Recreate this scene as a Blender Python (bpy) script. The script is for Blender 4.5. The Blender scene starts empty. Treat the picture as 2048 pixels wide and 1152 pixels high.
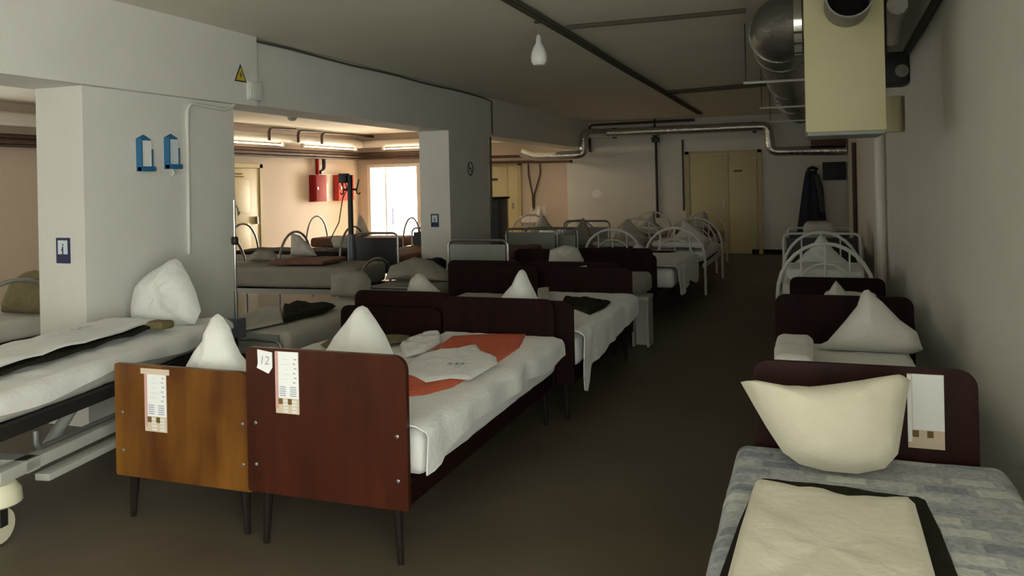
import bpy, bmesh, math, random
from mathutils import Vector, Matrix, noise
random.seed(7)
SC = bpy.context.scene
COL = SC.collection

# ------------------------------------------------------------------ camera
FPX, CX, CY, ROLL, YAW, HCAM = 1606.0, 1024.0, 366.7, 0.021, math.radians(20.05), 1.55
AR = Vector((math.cos(YAW), math.sin(YAW), 0)); AF = Vector((-math.sin(YAW), math.cos(YAW), 0)); AU = Vector((0, 0, 1))
CAM = Vector((0, 0, HCAM))
cr, sr = math.cos(ROLL), math.sin(ROLL)
cam_d = bpy.data.cameras.new('camera'); cam = bpy.data.objects.new('camera', cam_d); COL.objects.link(cam)
cam_d.sensor_fit = 'HORIZONTAL'; cam_d.sensor_width = 36; cam_d.lens = FPX / 2048 * 36
cam_d.shift_y = (CY - 576) / 2048; cam_d.clip_start = 0.02
ax = AR * cr - AU * sr; ay = AR * sr + AU * cr; az = -AF
cam.matrix_world = Matrix(((ax.x, ay.x, az.x, CAM.x), (ax.y, ay.y, az.y, CAM.y), (ax.z, ay.z, az.z, CAM.z), (0, 0, 0, 1)))
SC.camera = cam

# ------------------------------------------------------------------ world, light, exposure
SC.view_settings.view_transform = 'Standard'; SC.view_settings.look = 'None'
SC.view_settings.gamma = 1; SC.view_settings.use_curve_mapping = False
SC.view_settings.exposure = 0.1
w = bpy.data.worlds.new('world'); SC.world = w; w.use_nodes = True
w.node_tree.nodes['Background'].inputs[0].default_value = (0.6, 0.65, 0.7, 1)
w.node_tree.nodes['Background'].inputs[1].default_value = 0.02
REAR_FILL = 1.2      # emission of the added fill panel behind the camera
RIGHT_FILL = 14.0    # emission of the fill panel added to the right wall, out of view
SIDE_FILL = 2.8     # emission of the unseen fill panel added left of the frame
CORRIDOR_WINDOW = 60.0  # daylight at the end of the bright corridor
FILL_TUBE = 95.0     # added fill tube, unseen behind the far pillar
TUBE = 11.0             # fluorescent tubes in the side room

# pixel -> point helpers (2048 x 1152 frame)
def ray(px, py):
    x = px - CX; y = CY - py
    xr = x * cr + y * sr; yr = -x * sr + y * cr
    return AR * (xr / FPX) + AF + AU * (yr / FPX)
def Zp(px, py, z): r = ray(px, py); return CAM + r * ((z - HCAM) / r.z)
def Xp(px, py, x): r = ray(px, py); return CAM + r * (x / r.x)
def Yp(px, py, y): r = ray(px, py); return CAM + r * (y / r.y)
def Tp(px, py, y0, z0, k):      # tilted plane y = y0 + k (z - z0)
    r = ray(px, py); t = (y0 + k * (HCAM - z0)) / (r.y - k * r.z); return CAM + r * t

# ------------------------------------------------------------------ materials
MATS = {}
def mat(name, col, rough=0.6, metal=0.0, var=0.0, vscale=6.0, bump=0.0, bscale=60.0, spec=0.5, emit=None, estr=0.0, col2=None, coat=0.0, stretch=None, sheen=0.0):
    m = bpy.data.materials.new(name); m.use_nodes = True; nt = m.node_tree; b = nt.nodes['Principled BSDF']
    b.inputs['Base Color'].default_value = (*col, 1); b.inputs['Roughness'].default_value = rough
    b.inputs['Metallic'].default_value = metal; b.inputs['Specular IOR Level'].default_value = spec
    b.inputs['Coat Weight'].default_value = coat
    if sheen: b.inputs['Sheen Weight'].default_value = sheen
    if emit:
        b.inputs['Emission Color'].default_value = (*emit, 1); b.inputs['Emission Strength'].default_value = estr
    if var or bump or col2:
        tc = nt.nodes.new('ShaderNodeTexCoord'); mp = nt.nodes.new('ShaderNodeMapping')
        nt.links.new(tc.outputs['Object'], mp.inputs['Vector'])
        if stretch: mp.inputs['Scale'].default_value = stretch
    if var or col2:
        n = nt.nodes.new('ShaderNodeTexNoise'); n.inputs['Scale'].default_value = vscale; n.inputs['Detail'].default_value = 6
        nt.links.new(mp.outputs[0], n.inputs['Vector'])
        r = nt.nodes.new('ShaderNodeValToRGB'); r.color_ramp.elements[0].position = 0.3; r.color_ramp.elements[1].position = 0.72
        c2 = col2 or tuple(c * (1 - var) for c in col)
        r.color_ramp.elements[0].color = (*c2, 1); r.color_ramp.elements[1].color = (*col, 1)
        nt.links.new(n.outputs['Fac'], r.inputs[0]); nt.links.new(r.outputs[0], b.inputs['Base Color'])
    if bump:
        n2 = nt.nodes.new('ShaderNodeTexNoise'); n2.inputs['Scale'].default_value = bscale; n2.inputs['Detail'].default_value = 5
        nt.links.new(mp.outputs[0], n2.inputs['Vector'])
        bp = nt.nodes.new('ShaderNodeBump'); bp.inputs['Strength'].default_value = bump; bp.inputs['Distance'].default_value = 0.02
        nt.links.new(n2.outputs['Fac'], bp.inputs['Height']); nt.links.new(bp.outputs[0], b.inputs['Normal'])
    MATS[name] = m; return m
mat('wall', (0.74, 0.725, 0.66), 0.75, var=0.06, vscale=2.5, bump=0.12, bscale=45)
mat('beam', (0.74, 0.725, 0.66), 0.75, var=0.05, vscale=3, bump=0.1, bscale=50)
mat('wall_side', (0.63, 0.53, 0.42), 0.7, var=0.06, vscale=2, bump=0.1, bscale=45)
mat('ceiling', (0.80, 0.765, 0.65), 0.85, var=0.08, vscale=1.2, bump=0.08, bscale=40)
mat('floor', (0.115, 0.092, 0.06), 0.5, var=0.25, vscale=1.6, bump=0.04, bscale=30)
mat('floor_side', (0.42, 0.37, 0.30), 0.35, var=0.1, vscale=2)
mat('wood_red', (0.064, 0.014, 0.005), 0.32, col2=(0.036, 0.008, 0.004), vscale=4, stretch=(3.2, 3.2, 0.5), coat=0.1, spec=.3)
mat('wood_amber', (0.215, 0.088, 0.012), 0.38, col2=(0.062, 0.015, 0.004), vscale=2.3, stretch=(3, 3, 0.8), coat=0.1, spec=.3)
mat('wood_maroon', (0.036, 0.008, 0.005), 0.5, col2=(0.016, 0.004, 0.003), vscale=4, stretch=(3, 3, 0.5), spec=.2)
mat('wood_dark', (0.018, 0.005, 0.004), 0.6, col2=(0.008, 0.003, 0.003), vscale=5, stretch=(3, 3, 0.6), spec=0.1)
mat('leg_dark', (0.014, 0.010, 0.008), 0.7, var=0.3, spec=.15)
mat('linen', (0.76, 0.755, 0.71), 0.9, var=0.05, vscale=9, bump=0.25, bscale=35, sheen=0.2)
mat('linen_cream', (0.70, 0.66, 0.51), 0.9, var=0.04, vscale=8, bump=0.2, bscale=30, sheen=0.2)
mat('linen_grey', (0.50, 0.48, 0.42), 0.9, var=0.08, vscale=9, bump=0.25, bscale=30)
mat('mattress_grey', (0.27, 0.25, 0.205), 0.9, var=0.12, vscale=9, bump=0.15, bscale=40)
mat('olive', (0.026, 0.025, 0.015), 0.97, var=0.35, vscale=30, bump=0.4, bscale=120, spec=.1)
mat('khaki', (0.20, 0.165, 0.075), 0.95, var=0.3, vscale=30, bump=0.3, bscale=120)
mat('red_blanket', (0.72, 0.13, 0.05), 0.9, var=0.15, vscale=20, bump=0.5, bscale=90, col2=(0.55, 0.13, 0.07))
mat('brown_cloth', (0.20, 0.09, 0.055), 0.9, var=0.3, vscale=12, bump=0.3)
mat('enamel', (0.72, 0.71, 0.66), 0.3, var=0.05)
mat('enamel_grey', (0.26, 0.275, 0.24), 0.45, var=0.1)
mat('enamel_dull', (0.42, 0.42, 0.37), 0.45, var=0.15)
mat('enamel_cream', (0.62, 0.60, 0.43), 0.35)
mat('steel', (0.33, 0.33, 0.32), 0.35, metal=0.8)
mat('steel_blue', (0.13, 0.15, 0.175), 0.45, metal=0.3)
mat('dark_metal', (0.03, 0.028, 0.026), 0.45, metal=0.4)
mat('chrome', (0.8, 0.8, 0.78), 0.12, metal=1.0)
mat('foil', (0.62, 0.62, 0.58), 0.27, metal=1.0, bump=0.5, bscale=22)
mat('duct', (0.20, 0.19, 0.165), 0.38, metal=0.7, bump=0.6, bscale=14)
mat('black', (0.010, 0.010, 0.011), 0.5)
mat('cable', (0.11, 0.10, 0.07), 0.8, spec=.2)
mat('cable_grey', (0.30, 0.295, 0.26), 0.7)
mat('rust_pipe', (0.10, 0.055, 0.035), 0.6, var=0.35, vscale=14)
mat('white_pipe', (0.78, 0.74, 0.66), 0.3)
mat('box_yellow', (0.62, 0.575, 0.335), 0.5, var=0.05)
mat('blue_plastic', (0.025, 0.15, 0.30), 0.4)
mat('blue_sign', (0.010, 0.012, 0.075), 0.45)
mat('paper', (0.86, 0.86, 0.84), 0.7)
mat('paper_blue', (0.66, 0.74, 0.78), 0.6)
mat('paper_warm', (0.66, 0.53, 0.40), 0.6)
mat('pink', (0.62, 0.36, 0.32), 0.5)
mat('ink', (0.05, 0.055, 0.075), 0.8)
mat('ink_blue', (0.28, 0.31, 0.46), 0.8)
mat('ink_grey', (0.36, 0.40, 0.42), 0.8)
mat('olive_print', (0.15, 0.10, 0.02), 0.7)
mat('yellow', (0.62, 0.47, 0.03), 0.5)
mat('red', (0.26, 0.010, 0.009), 0.75, spec=.2)
mat('red_bright', (0.50, 0.06, 0.035), 0.75, spec=.2)
mat('door_cream', (0.62, 0.545, 0.30), 0.45, var=0.05)
mat('door_trim', (0.50, 0.43, 0.22), 0.5)
mat('coat_navy', (0.018, 0.026, 0.050), 0.85, var=0.35, vscale=9, bump=0.4)
mat('coat_grey', (0.06, 0.065, 0.07), 0.85, var=0.3, vscale=9)
mat('brown_wood', (0.10, 0.045, 0.03), 0.5, var=0.3)
mat('bulb_glass', (0.85, 0.86, 0.82), 0.25)
mat('violet', (0.10, 0.06, 0.42), 0.5)
mat('porcelain', (0.72, 0.66, 0.60), 0.2)
mat('rear_fill', (0.8, 0.8, 0.8), 0.5, emit=(0.90, 0.97, 1.0), estr=REAR_FILL)
mat('right_fill', (0.8, 0.8, 0.8), 0.5, emit=(0.97, 1.0, 0.94), estr=RIGHT_FILL)
mat('side_fill', (0.8, 0.8, 0.8), 0.5, emit=(0.97, 0.98, 0.93), estr=SIDE_FILL)
mat('daylight', (0.8, 0.8, 0.8), 0.5, emit=(1.0, 0.90, 0.76), estr=CORRIDOR_WINDOW)
mat('fill_tube_glow', (0.9, 0.9, 0.9), 0.5, emit=(1.0, 0.80, 0.58), estr=FILL_TUBE)
mat('tube_glow', (0.9, 0.9, 0.9), 0.5, emit=(1.0, 0.76, 0.52), estr=TUBE)
# patchwork mattress ticking
m = mat('patchwork', (0.55, 0.57, 0.60), 0.85, bump=0.2, bscale=60)
nt = m.node_tree; b = nt.nodes['Principled BSDF']; tc = nt.nodes.new('ShaderNodeTexCoord'); br = nt.nodes.new('ShaderNodeTexBrick')
mp = nt.nodes.new('ShaderNodeMapping'); mp.inputs['Scale'].default_value = (1, 1, 1)
nt.links.new(tc.outputs['Object'], mp.inputs[0]); nt.links.new(mp.outputs[0], br.inputs['Vector'])
br.inputs['Color1'].default_value = (0.62, 0.63, 0.60, 1); br.inputs['Color2'].default_value = (0.18, 0.215, 0.28, 1)
br.inputs['Mortar'].default_value = (0.42, 0.44, 0.46, 1); br.inputs['Scale'].default_value = 1.0
br.inputs['Brick Width'].default_value = 0.15; br.inputs['Row Height'].default_value = 0.085; br.inputs['Mortar Size'].default_value = 0.014
br.offset = 0.4; br.inputs['Bias'].default_value = -0.1
nz = nt.nodes.new('ShaderNodeTexNoise'); nz.inputs['Scale'].default_value = 60; mx = nt.nodes.new('ShaderNodeMixRGB'); mx.blend_type = 'OVERLAY'; mx.inputs[0].default_value = 0.5
nt.links.new(br.outputs['Color'], mx.inputs[1]); nt.links.new(tc.outputs['Object'], nz.inputs['Vector']); nt.links.new(nz.outputs['Fac'], mx.inputs[2])
nt.links.new(mx.outputs[0], b.inputs['Base Color'])

# ------------------------------------------------------------------ mesh helpers
def V(*a): return Vector(a)
class MB:
    def __init__(s): s.v = []; s.f = []
    def add(s, vs, fs):
        o = len(s.v); s.v += [Vector(p) for p in vs]; s.f += [[i + o for i in f] for f in fs]; return s
    def box(s, x0, x1, y0, y1, z0, z1, bev=0.0, M=None):
        if bev:
            bm = bmesh.new(); bmesh.ops.create_cube(bm, size=1)
            for v in bm.verts: v.co = Vector(((x0 + x1) / 2 + v.co.x * (x1 - x0), (y0 + y1) / 2 + v.co.y * (y1 - y0), (z0 + z1) / 2 + v.co.z * (z1 - z0)))
            bmesh.ops.bevel(bm, geom=bm.edges[:], offset=bev, segments=2, profile=0.6, affect='EDGES')
            bm.verts.index_update(); vs = [v.co.copy() for v in bm.verts]; fs = [[v.index for v in f.verts] for f in bm.faces]; bm.free()
        else:
            vs = [V(x, y, z) for z in (z0, z1) for y in (y0, y1) for x in (x0, x1)]
            fs = [[0, 2, 3, 1], [4, 5, 7, 6], [0, 1, 5, 4], [2, 6, 7, 3], [0, 4, 6, 2], [1, 3, 7, 5]]
        if M: vs = [M @ v for v in vs]
        return s.add(vs, fs)
    def tube(s, pts, r, n=10, cap=True):
        pts = [Vector(p) for p in pts]; rs = r if isinstance(r, (list, tuple)) else [r] * len(pts)
        k = len(pts); tang = []
        for i in range(k):
            a = pts[max(i - 1, 0)]; c = pts[min(i + 1, k - 1)]; t = c - a
            if 0 < i < k - 1: t = (pts[i] - a).normalized() + (c - pts[i]).normalized()
            tang.append(t.normalized() if t.length > 1e-9 else Vector((0, 0, 1)))
        up = Vector((0, 0, 1)) if abs(tang[0].z) < 0.9 else Vector((1, 0, 0))
        nrm = (up - tang[0] * up.dot(tang[0])).normalized(); vs = []
        for i in range(k):
            nrm = (nrm - tang[i] * nrm.dot(tang[i])).normalized(); bn = tang[i].cross(nrm)
            vs += [pts[i] + (nrm * math.cos(2 * math.pi * j / n) + bn * math.sin(2 * math.pi * j / n)) * rs[i] for j in range(n)]
        fs = [[i * n + j, i * n + (j + 1) % n, (i + 1) * n + (j + 1) % n, (i + 1) * n + j] for i in range(k - 1) for j in range(n)]
        if cap: fs += [list(range(n))[::-1], list(range((k - 1) * n, k * n))]
        return s.add(vs, fs)
    def lathe(s, prof, n=20, M=None):   # prof: (r, z)
        vs = []; k = len(prof)
        for r, z in prof: vs += [V(max(r, 1e-4) * math.cos(2 * math.pi * j / n), max(r, 1e-4) * math.sin(2 * math.pi * j / n), z) for j in range(n)]
        fs = [[i * n + j, i * n + (j + 1) % n, (i + 1) * n + (j + 1) % n, (i + 1) * n + j] for i in range(k - 1) for j in range(n)]
        fs += [list(range(n))[::-1], list(range((k - 1) * n, k * n))]
        if M: vs = [M @ v for v in vs]
        return s.add(vs, fs)
    def prism(s, outline, fn, t0, t1):  # outline 2D, fn(u, v, t) -> point
        n = len(outline); vs = [fn(u, v, t0) for u, v in outline] + [fn(u, v, t1) for u, v in outline]
        return s.add(vs, [list(range(n))[::-1], list(range(n, 2 * n))] + [[i, (i + 1) % n, n + (i + 1) % n, n + i] for i in range(n)])
    def soft(s, x0, x1, y0, y1, z0, z1, r, dens=0.07, amp=0.006, sc=5.0, seed=0, sag=0.0):
        lo = V(x0, y0, z0); hi = V(x1, y1, z1)
        def ax(a, b_):
            n = max(2, int((b_ - a - 2 * r) / dens)); m_ = [a + r + (b_ - a - 2 * r) * i / n for i in range(n + 1)]
            return [a, a + 0.42 * r, a + 0.75 * r] + m_ + [b_ - 0.75 * r, b_ - 0.42 * r, b_]
        g = [ax(lo[i], hi[i]) for i in range(3)]; idx = {}; vs = []; fs = []
        def vid(i, j, k):
            key = (i, j, k)
            if key not in idx:
                p = V(g[0][i], g[1][j], g[2][k]); q = V(*[min(max(p[c], lo[c] + r), hi[c] - r) for c in range(3)]); d = p - q
                nd = d.normalized() if d.length > 0 else V(0, 0, 1); p = q + nd * r
                p += nd * amp * noise.noise(p * sc + V(seed * 3.1, seed, 0)) + nd * amp * 0.5 * noise.noise(p * sc * 2.7 + V(seed, 0, 5))
                if sag and p.z > (z0 + z1) / 2: p.z -= sag * math.sin(math.pi * (p.y - y0) / (y1 - y0)) * math.sin(math.pi * (p.x - x0) / (x1 - x0))
                idx[key] = len(vs); vs.append(p)
            return idx[key]
        N = [len(a) - 1 for a in g]
        for c in range(3):
            a, b_ = (c + 1) % 3, (c + 2) % 3
            for side in (0, N[c]):
                for i in range(N[a]):
                    for j in range(N[b_]):
                        q = []
                        for di, dj in ((0, 0), (1, 0), (1, 1), (0, 1)):
                            t = [0, 0, 0]; t[c] = side; t[a] = i + di; t[b_] = j + dj; q.append(vid(*t))
                        fs.append(q if side else q[::-1])
        return s.add(vs, fs)
    def puff(s, outline, fn, thick, back=0.6, rings=9, n=56, pw=2.2, amp=0.008, sc=7.0, seed=0, flat=False):
        """closed cushion / cloth from a star shaped outline; fn(u, v, t) -> point, t along the normal"""
        pts = resample(outline, n); cu = sum(p[0] for p in pts) / n; cv = sum(p[1] for p in pts) / n
        vs = []; fs = []
        for side in (1, -1):
            th = thick if side == 1 else thick * back
            vs.append(fn(cu, cv, side * th + amp * noise.noise(V(cu * sc, cv * sc, seed))))
            for k in range(1, rings + 1):
                q = k / rings
                q = q ** 0.8
                for (u, v) in pts:
                    uu = cu + (u - cu) * q; vv = cv + (v - cv) * q
                    pr = min(1.0, (1 - q) * 14 + 0.02) if flat else max(0.0, 1 - q ** pw) ** 0.55
                    wr = amp * (noise.noise(V(uu * sc, vv * sc, seed)) + 0.6 * noise.noise(V(uu * sc * 2.3 + 9, vv * sc * 2.3, seed)) + 0.9 * (0.3 - abs(noise.noise(V((uu + vv) * sc * 1.1, (uu - vv) * sc * 2.0, seed + 4)))))
                    if not flat: wr *= (0.25 + pr)
                    if flat and side == -1: wr *= 0.0
                    if k == rings: wr = 0 if not flat else 0
                    vs.append(fn(uu, vv, side * (th * pr) + wr))
        m_ = 1 + rings * n
        for sd in (0, 1):
            o = sd * m_
            for j in range(n):
                f = [o, o + 1 + j, o + 1 + (j + 1) % n]; fs.append(f if sd == 0 else f[::-1])
            for k in range(rings - 1):
                for j in range(n):
                    a = o + 1 + k * n + j; b_ = o + 1 + k * n + (j + 1) % n; f = [a, a + n, b_ + n, b_]; fs.append(f if sd == 0 else f[::-1])
        o1 = 1 + (rings - 1) * n; o2 = m_ + o1
        for j in range(n): fs.append([o1 + j, o2 + j, o2 + (j + 1) % n, o1 + (j + 1) % n])
        return s.add(vs, fs)
    def sheet(s, P, nu, nv, t=0.006):   # P(u, v) -> point, u, v in 0..1, closed thin cloth
        g = [[P(i / nu, j / nv) for j in range(nv + 1)] for i in range(nu + 1)]
        def nm(i, j):
            a = g[min(i + 1, nu)][j] - g[max(i - 1, 0)][j]; c = g[i][min(j + 1, nv)] - g[i][max(j - 1, 0)]; q = a.cross(c)
            return q.normalized() if q.length > 1e-9 else V(0, 0, 1)
        top = [g[i][j] for i in range(nu + 1) for j in range(nv + 1)]; bot = [g[i][j] - nm(i, j) * t for i in range(nu + 1) for j in range(nv + 1)]
        W = nv + 1; N = len(top); fs = []
        for i in range(nu):
            for j in range(nv):
                q = [i * W + j, (i + 1) * W + j, (i + 1) * W + j + 1, i * W + j + 1]; fs.append(q); fs.append([x + N for x in q[::-1]])
        for i in range(nu):
            for j in (0, nv): a, c = i * W + j, (i + 1) * W + j; fs.append([a, c, c + N, a + N])
        for j in range(nv):
            for i in (0, nu): a, c = i * W + j, i * W + j + 1; fs.append([a, c, c + N, a + N])
        return s.add(top + bot, fs)
def resample(pts, n):
    k = len(pts); d = [math.hypot(pts[(i + 1) % k][0] - pts[i][0], pts[(i + 1) % k][1] - pts[i][1]) for i in range(k)]; tot = sum(d)
    cnt = [max(1, round(n * x / tot)) for x in d]
    while sum(cnt) > n: cnt[max(range(k), key=lambda q: cnt[q])] -= 1
    while sum(cnt) < n: cnt[max(range(k), key=lambda q: d[q] / cnt[q])] += 1
    out = []
    for i in range(k):
        a, b_ = pts[i], pts[(i + 1) % k]
        for j in range(cnt[i]): t = j / cnt[i]; out.append((a[0] + (b_[0] - a[0]) * t, a[1] + (b_[1] - a[1]) * t))
    return out
def fillet(pts, rad, n=5):
    pts = [Vector(p) for p in pts]; out = [pts[0]]
    for i in range(1, len(pts) - 1):
        a = pts[i - 1] - pts[i]; c = pts[i + 1] - pts[i]; r = min(rad, a.length * 0.49, c.length * 0.49)
        p0 = pts[i] + a.normalized() * r; p1 = pts[i] + c.normalized() * r
        for j in range(n + 1):
            t = j / n; out.append(p0 * (1 - t) ** 2 + pts[i] * 2 * t * (1 - t) + p1 * t ** 2)
    out.append(pts[-1]); return out
def rrect(x0, x1, z0, z1, rt, rb=0.0, n=5, rl=None):   # outline with rounded top corners
    o = []
    def arc(cx, cz, r, a0):
        if r <= 0: o.append((cx, cz)); return
        for i in range(n + 1):
            a = math.radians(a0 + 90 * i / n); o.append((cx + r * math.cos(a), cz + r * math.sin(a)))
    arc(x1 - rt, z1 - rt, rt, 0); rl = rt if rl is None else rl; arc(x0 + rl, z1 - rl, rl, 90); arc(x0 + rb, z0 + rb, rb, 180); arc(x1 - rb, z0 + rb, rb, 270); return o
def tag(o, label=None, cat=None, group=None, kind=None):
    if label: o['label'] = label
    if cat: o['category'] = cat
    if group: o['group'] = group
    if kind: o['kind'] = kind
    return o
def mk(name, mb, m, parent=None, label=None, cat=None, group=None, kind=None, sharp=38):
    me = bpy.data.meshes.new(name); vs = mb.v
    loc = Vector((0, 0, 0))
    if parent is None:
        lo = [min(v[i] for v in vs) for i in range(3)]; hi = [max(v[i] for v in vs) for i in range(3)]
        loc = V((lo[0] + hi[0]) / 2, (lo[1] + hi[1]) / 2, lo[2]); vs = [v - loc for v in vs]
    me.from_pydata([tuple(v) for v in vs], [], mb.f); me.materials.append(MATS[m])
    bm = bmesh.new(); bm.from_mesh(me); bmesh.ops.recalc_face_normals(bm, faces=bm.faces[:]); bm.to_mesh(me); bm.free()
    for p in me.polygons: p.use_smooth = True
    me.set_sharp_from_angle(angle=math.radians(sharp)); me.update()
    o = bpy.data.objects.new(name, me); COL.objects.link(o); o.location = loc
    if parent is not None: o.parent = parent
    return tag(o, label, cat, group, kind)
def thing(name, label, cat, loc=(0, 0, 0), rz=0.0, group=None, kind=None):
    o = bpy.data.objects.new(name, None); COL.objects.link(o); o.location = loc; o.rotation_euler = (0, 0, rz); o.empty_display_size = 0.1
    return tag(o, label, cat, group, kind)
def text_mb(s_, size, fn, depth=0.0008):
    cu = bpy.data.curves.new('t', 'FONT'); cu.body = s_; cu.size = size; cu.align_x = 'CENTER'; cu.align_y = 'CENTER'; cu.resolution_u = 3
    ob = bpy.data.objects.new('t', cu); COL.objects.link(ob); bpy.context.view_layer.update()
    me = bpy.data.meshes.new_from_object(ob.evaluated_get(bpy.context.evaluated_depsgraph_get()))
    mb = MB(); mb.add([fn(v.co.x, v.co.y, depth) for v in me.vertices], [list(p.vertices) for p in me.polygons])
    bpy.data.objects.remove(ob); bpy.data.curves.remove(cu); bpy.data.meshes.remove(me); return mb

# ================================================================== STRUCTURE
ZC = 2.85; XR = 0.80; XB = -4.46; XB2 = -4.90; XL = -10.7; YB = 17.2; YE = 17.9; Y0 = -4.0; ZB = 2.275
S = lambda name, mb, m, parent=None: mk(name, mb, m, parent, kind='structure')
S('floor', MB().box(-4.9, XR + .2, Y0 - .2, YE + 3.2, -0.1, 0), 'floor')
S('floor_side', MB().box(XL - .2, -4.9, Y0 - .2, YE + 3.2, -0.1, 0), 'floor_side')
S('ceiling', MB().box(XL - .2, XR + .2, Y0 - .2, YE + 3.2, ZC, ZC + .15), 'ceiling')
GY0, GY1, GZ0, GZ1 = -3.6, 0.3, .35, 2.3
S('wall_right', MB().box(XR, XR + .2, Y0, GY0, 0, ZC).box(XR, XR + .2, GY1, YB + .1, 0, ZC).box(XR, XR + .2, GY0, GY1, 0, GZ0).box(XR, XR + .2, GY0, GY1, GZ1, ZC), 'wall')
w4 = S('fill_panel_4', MB().box(XR + .15, XR + .17, GY0, GY1, GZ0, GZ1), 'right_fill')  # glowing panel added out of view to light pillars and beds
fr = MB()
for i in range(4): y = GY0 + (GY1 - GY0 - .06) * i / 3; fr.box(XR + .09, XR + .15, y, y + .06, GZ0, GZ1)
for z in (GZ0, GZ1 - .06): fr.box(XR + .09, XR + .15, GY0, GY1, z, z + .06)
loc = w4.location; fr.v = [v - loc for v in fr.v]; mk('fill_frame', fr, 'enamel', w4)
S('wall_back', MB().box(-4.97, XR, YB, YE + .25, 0, ZC), 'wall')
SY0, SY1, SZ0, SZ1 = 0.6, 7.6, .45, 2.25
S('wall_left', MB().box(XL - .2, XL, Y0, SY0, 0, ZC).box(XL - .2, XL, SY1, YE + 3.0, 0, ZC).box(XL - .2, XL, SY0, SY1, 0, SZ0).box(XL - .2, XL, SY0, SY1, SZ1, ZC), 'wall_side')
w3 = S('fill_panel_3', MB().box(XL - .17, XL - .15, SY0, SY1, SZ0, SZ1), 'side_fill')  # unseen glowing panel, added to light the right wall through the openings
fr = MB()
for i in range(5): y = SY0 + (SY1 - SY0 - .06) * i / 4; fr.box(XL - .15, XL - .09, y, y + .06, SZ0, SZ1)
for z in (SZ0, SZ1 - .06): fr.box(XL - .15, XL - .09, SY0, SY1, z, z + .06)
loc = w3.location; fr.v = [v - loc for v in fr.v]; mk('fill_frame', fr, 'enamel', w3)
# side-room end wall with the bright doorway
DX0, DX1, DZ = -10.36, -9.02, 2.04
S('wall_end', MB().box(XL, DX0, YE, YE + .2, 0, ZC).box(DX0, DX1, YE, YE + .2, DZ, ZC).box(DX1, -4.97, YE, YE + .2, 0, ZC), 'wall_side')
S('wall_corridor_right', MB().box(DX1 + .35, DX1 + .5, YE + .2, YE + 3, 0, ZC), 'wall_side')
# rear wall, with an added light panel behind the camera
RX0, RX1, RZ0, RZ1 = -3.2, 0.74, 0.05, 2.3
S('wall_rear', MB().box(XL, RX0, Y0 - .2, Y0, 0, ZC).box(RX1, XR, Y0 - .2, Y0, 0, ZC).box(RX0, RX1, Y0 - .2, Y0, 0, RZ0).box(RX0, RX1, Y0 - .2, Y0, RZ1, ZC), 'wall')
w1 = S('fill_panel_1', MB().box(RX0, RX1, Y0 - .17, Y0 - .15, RZ0, RZ1), 'rear_fill')  # added glowing panel with bars, fills the room from behind
fr = MB()
for x in [RX0 + (RX1 - RX0 - .06) * i / 4 for i in range(5)]: fr.box(x, x + .06, Y0 - .15, Y0 - .09, RZ0, RZ1)
for z in (RZ0, RZ1 - .06): fr.box(RX0, RX1, Y0 - .15, Y0 - .09, z, z + .06)
loc = w1.location; fr.v = [v - loc for v in fr.v]; mk('fill_frame', fr, 'enamel', w1)
w2 = S('window_2', MB().box(DX0 - .2, DX1 + .35, YE + 2.6, YE + 2.64, 0.0, 2.6), 'daylight')
# beam and pillars
S('trim_1', MB().box(XB2, XB, 5.72, YB, ZB, ZC), 'beam')
S('trim_2', MB().box(XB2, XB + .07, Y0, 5.72, ZB - .02, ZC), 'beam')
S('wall_pillar_1', MB().box(-4.875, XB, 4.0, 5.49, 0, ZB - .02), 'beam')
S('wall_pillar_2', MB().box(XB2, XB, 9.79, 11.24, 0, ZB), 'beam')
S('wall_pillar_3', MB().box(XB2, XB, -1.5, 0.2, 0, ZB - .02), 'beam')
S('trim_3', MB().box(-1.05, 0.55, YB - .035, YB, 0, .09).box(-4.9, -2.42, YB - .035, YB, 0, .09), 'leg_dark')
# pilaster on the right wall
S('trim_4', MB().box(XR - .05, XR, 10.1, 13.3, 0, 2.2), 'wall')
# double door in the back wall
d1 = tag(thing('door_1', None, None, (-1.57, YB, 0)), kind='structure')
mk('door_frame', MB().box(-.80, -.72, -.04, 0, 0, 2.14).box(.66, .74, -.04, 0, 0, 2.14).box(-.80, .74, -.04, 0, 2.08, 2.14), 'door_trim', d1)
lf = mk('door_leaf', MB().box(-.70, .08, -.025, 0, 0.02, 2.06, .004), 'door_cream', d1)
mk('door_leaf', MB().box(.09, .64, -.025, 0, 0.02, 2.06, .004), 'door_cream', d1)
mk('door_handle', MB().box(-.03, .0, -.06, -.025, 0.93, 1.09, .006), 'enamel', lf)
mk('door_sign', MB().box(.19, .36, -.03, -.0255, 1.69, 1.73), 'khaki', d1)
# door in the left wall of the side room
d2 = tag(thing('door_2', None, None, (XL, 13.3, 0)), kind='structure')
mk('door_frame', MB().box(0, .05, -.72, -.64, 0, 2.06).box(0, .05, .60, .70, 0, 2.06).box(0, .05, -.72, .70, 1.98, 2.06), 'door_trim', d2)
lf = mk('door_leaf', MB().box(0, .03, -.63, .59, 0.02, 1.97, .004), 'door_cream', d2)
mk('door_panel', MB().box(.03, .042, -.40, .28, 1.05, 1.75, .01), 'door_cream', lf)
mk('door_panel', MB().box(.03, .042, -.40, .28, .2, .85, .01), 'door_cream', lf)
mk('door_handle', MB().box(.03, .08, .44, .48, .82, .98, .006), 'steel', lf)
mk('door_sign', MB().box(.03, .034, -.16, .06, 1.84, 1.87).box(.03, .034, -.22, .10, 1.785, 1.81), 'khaki', lf)
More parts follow.
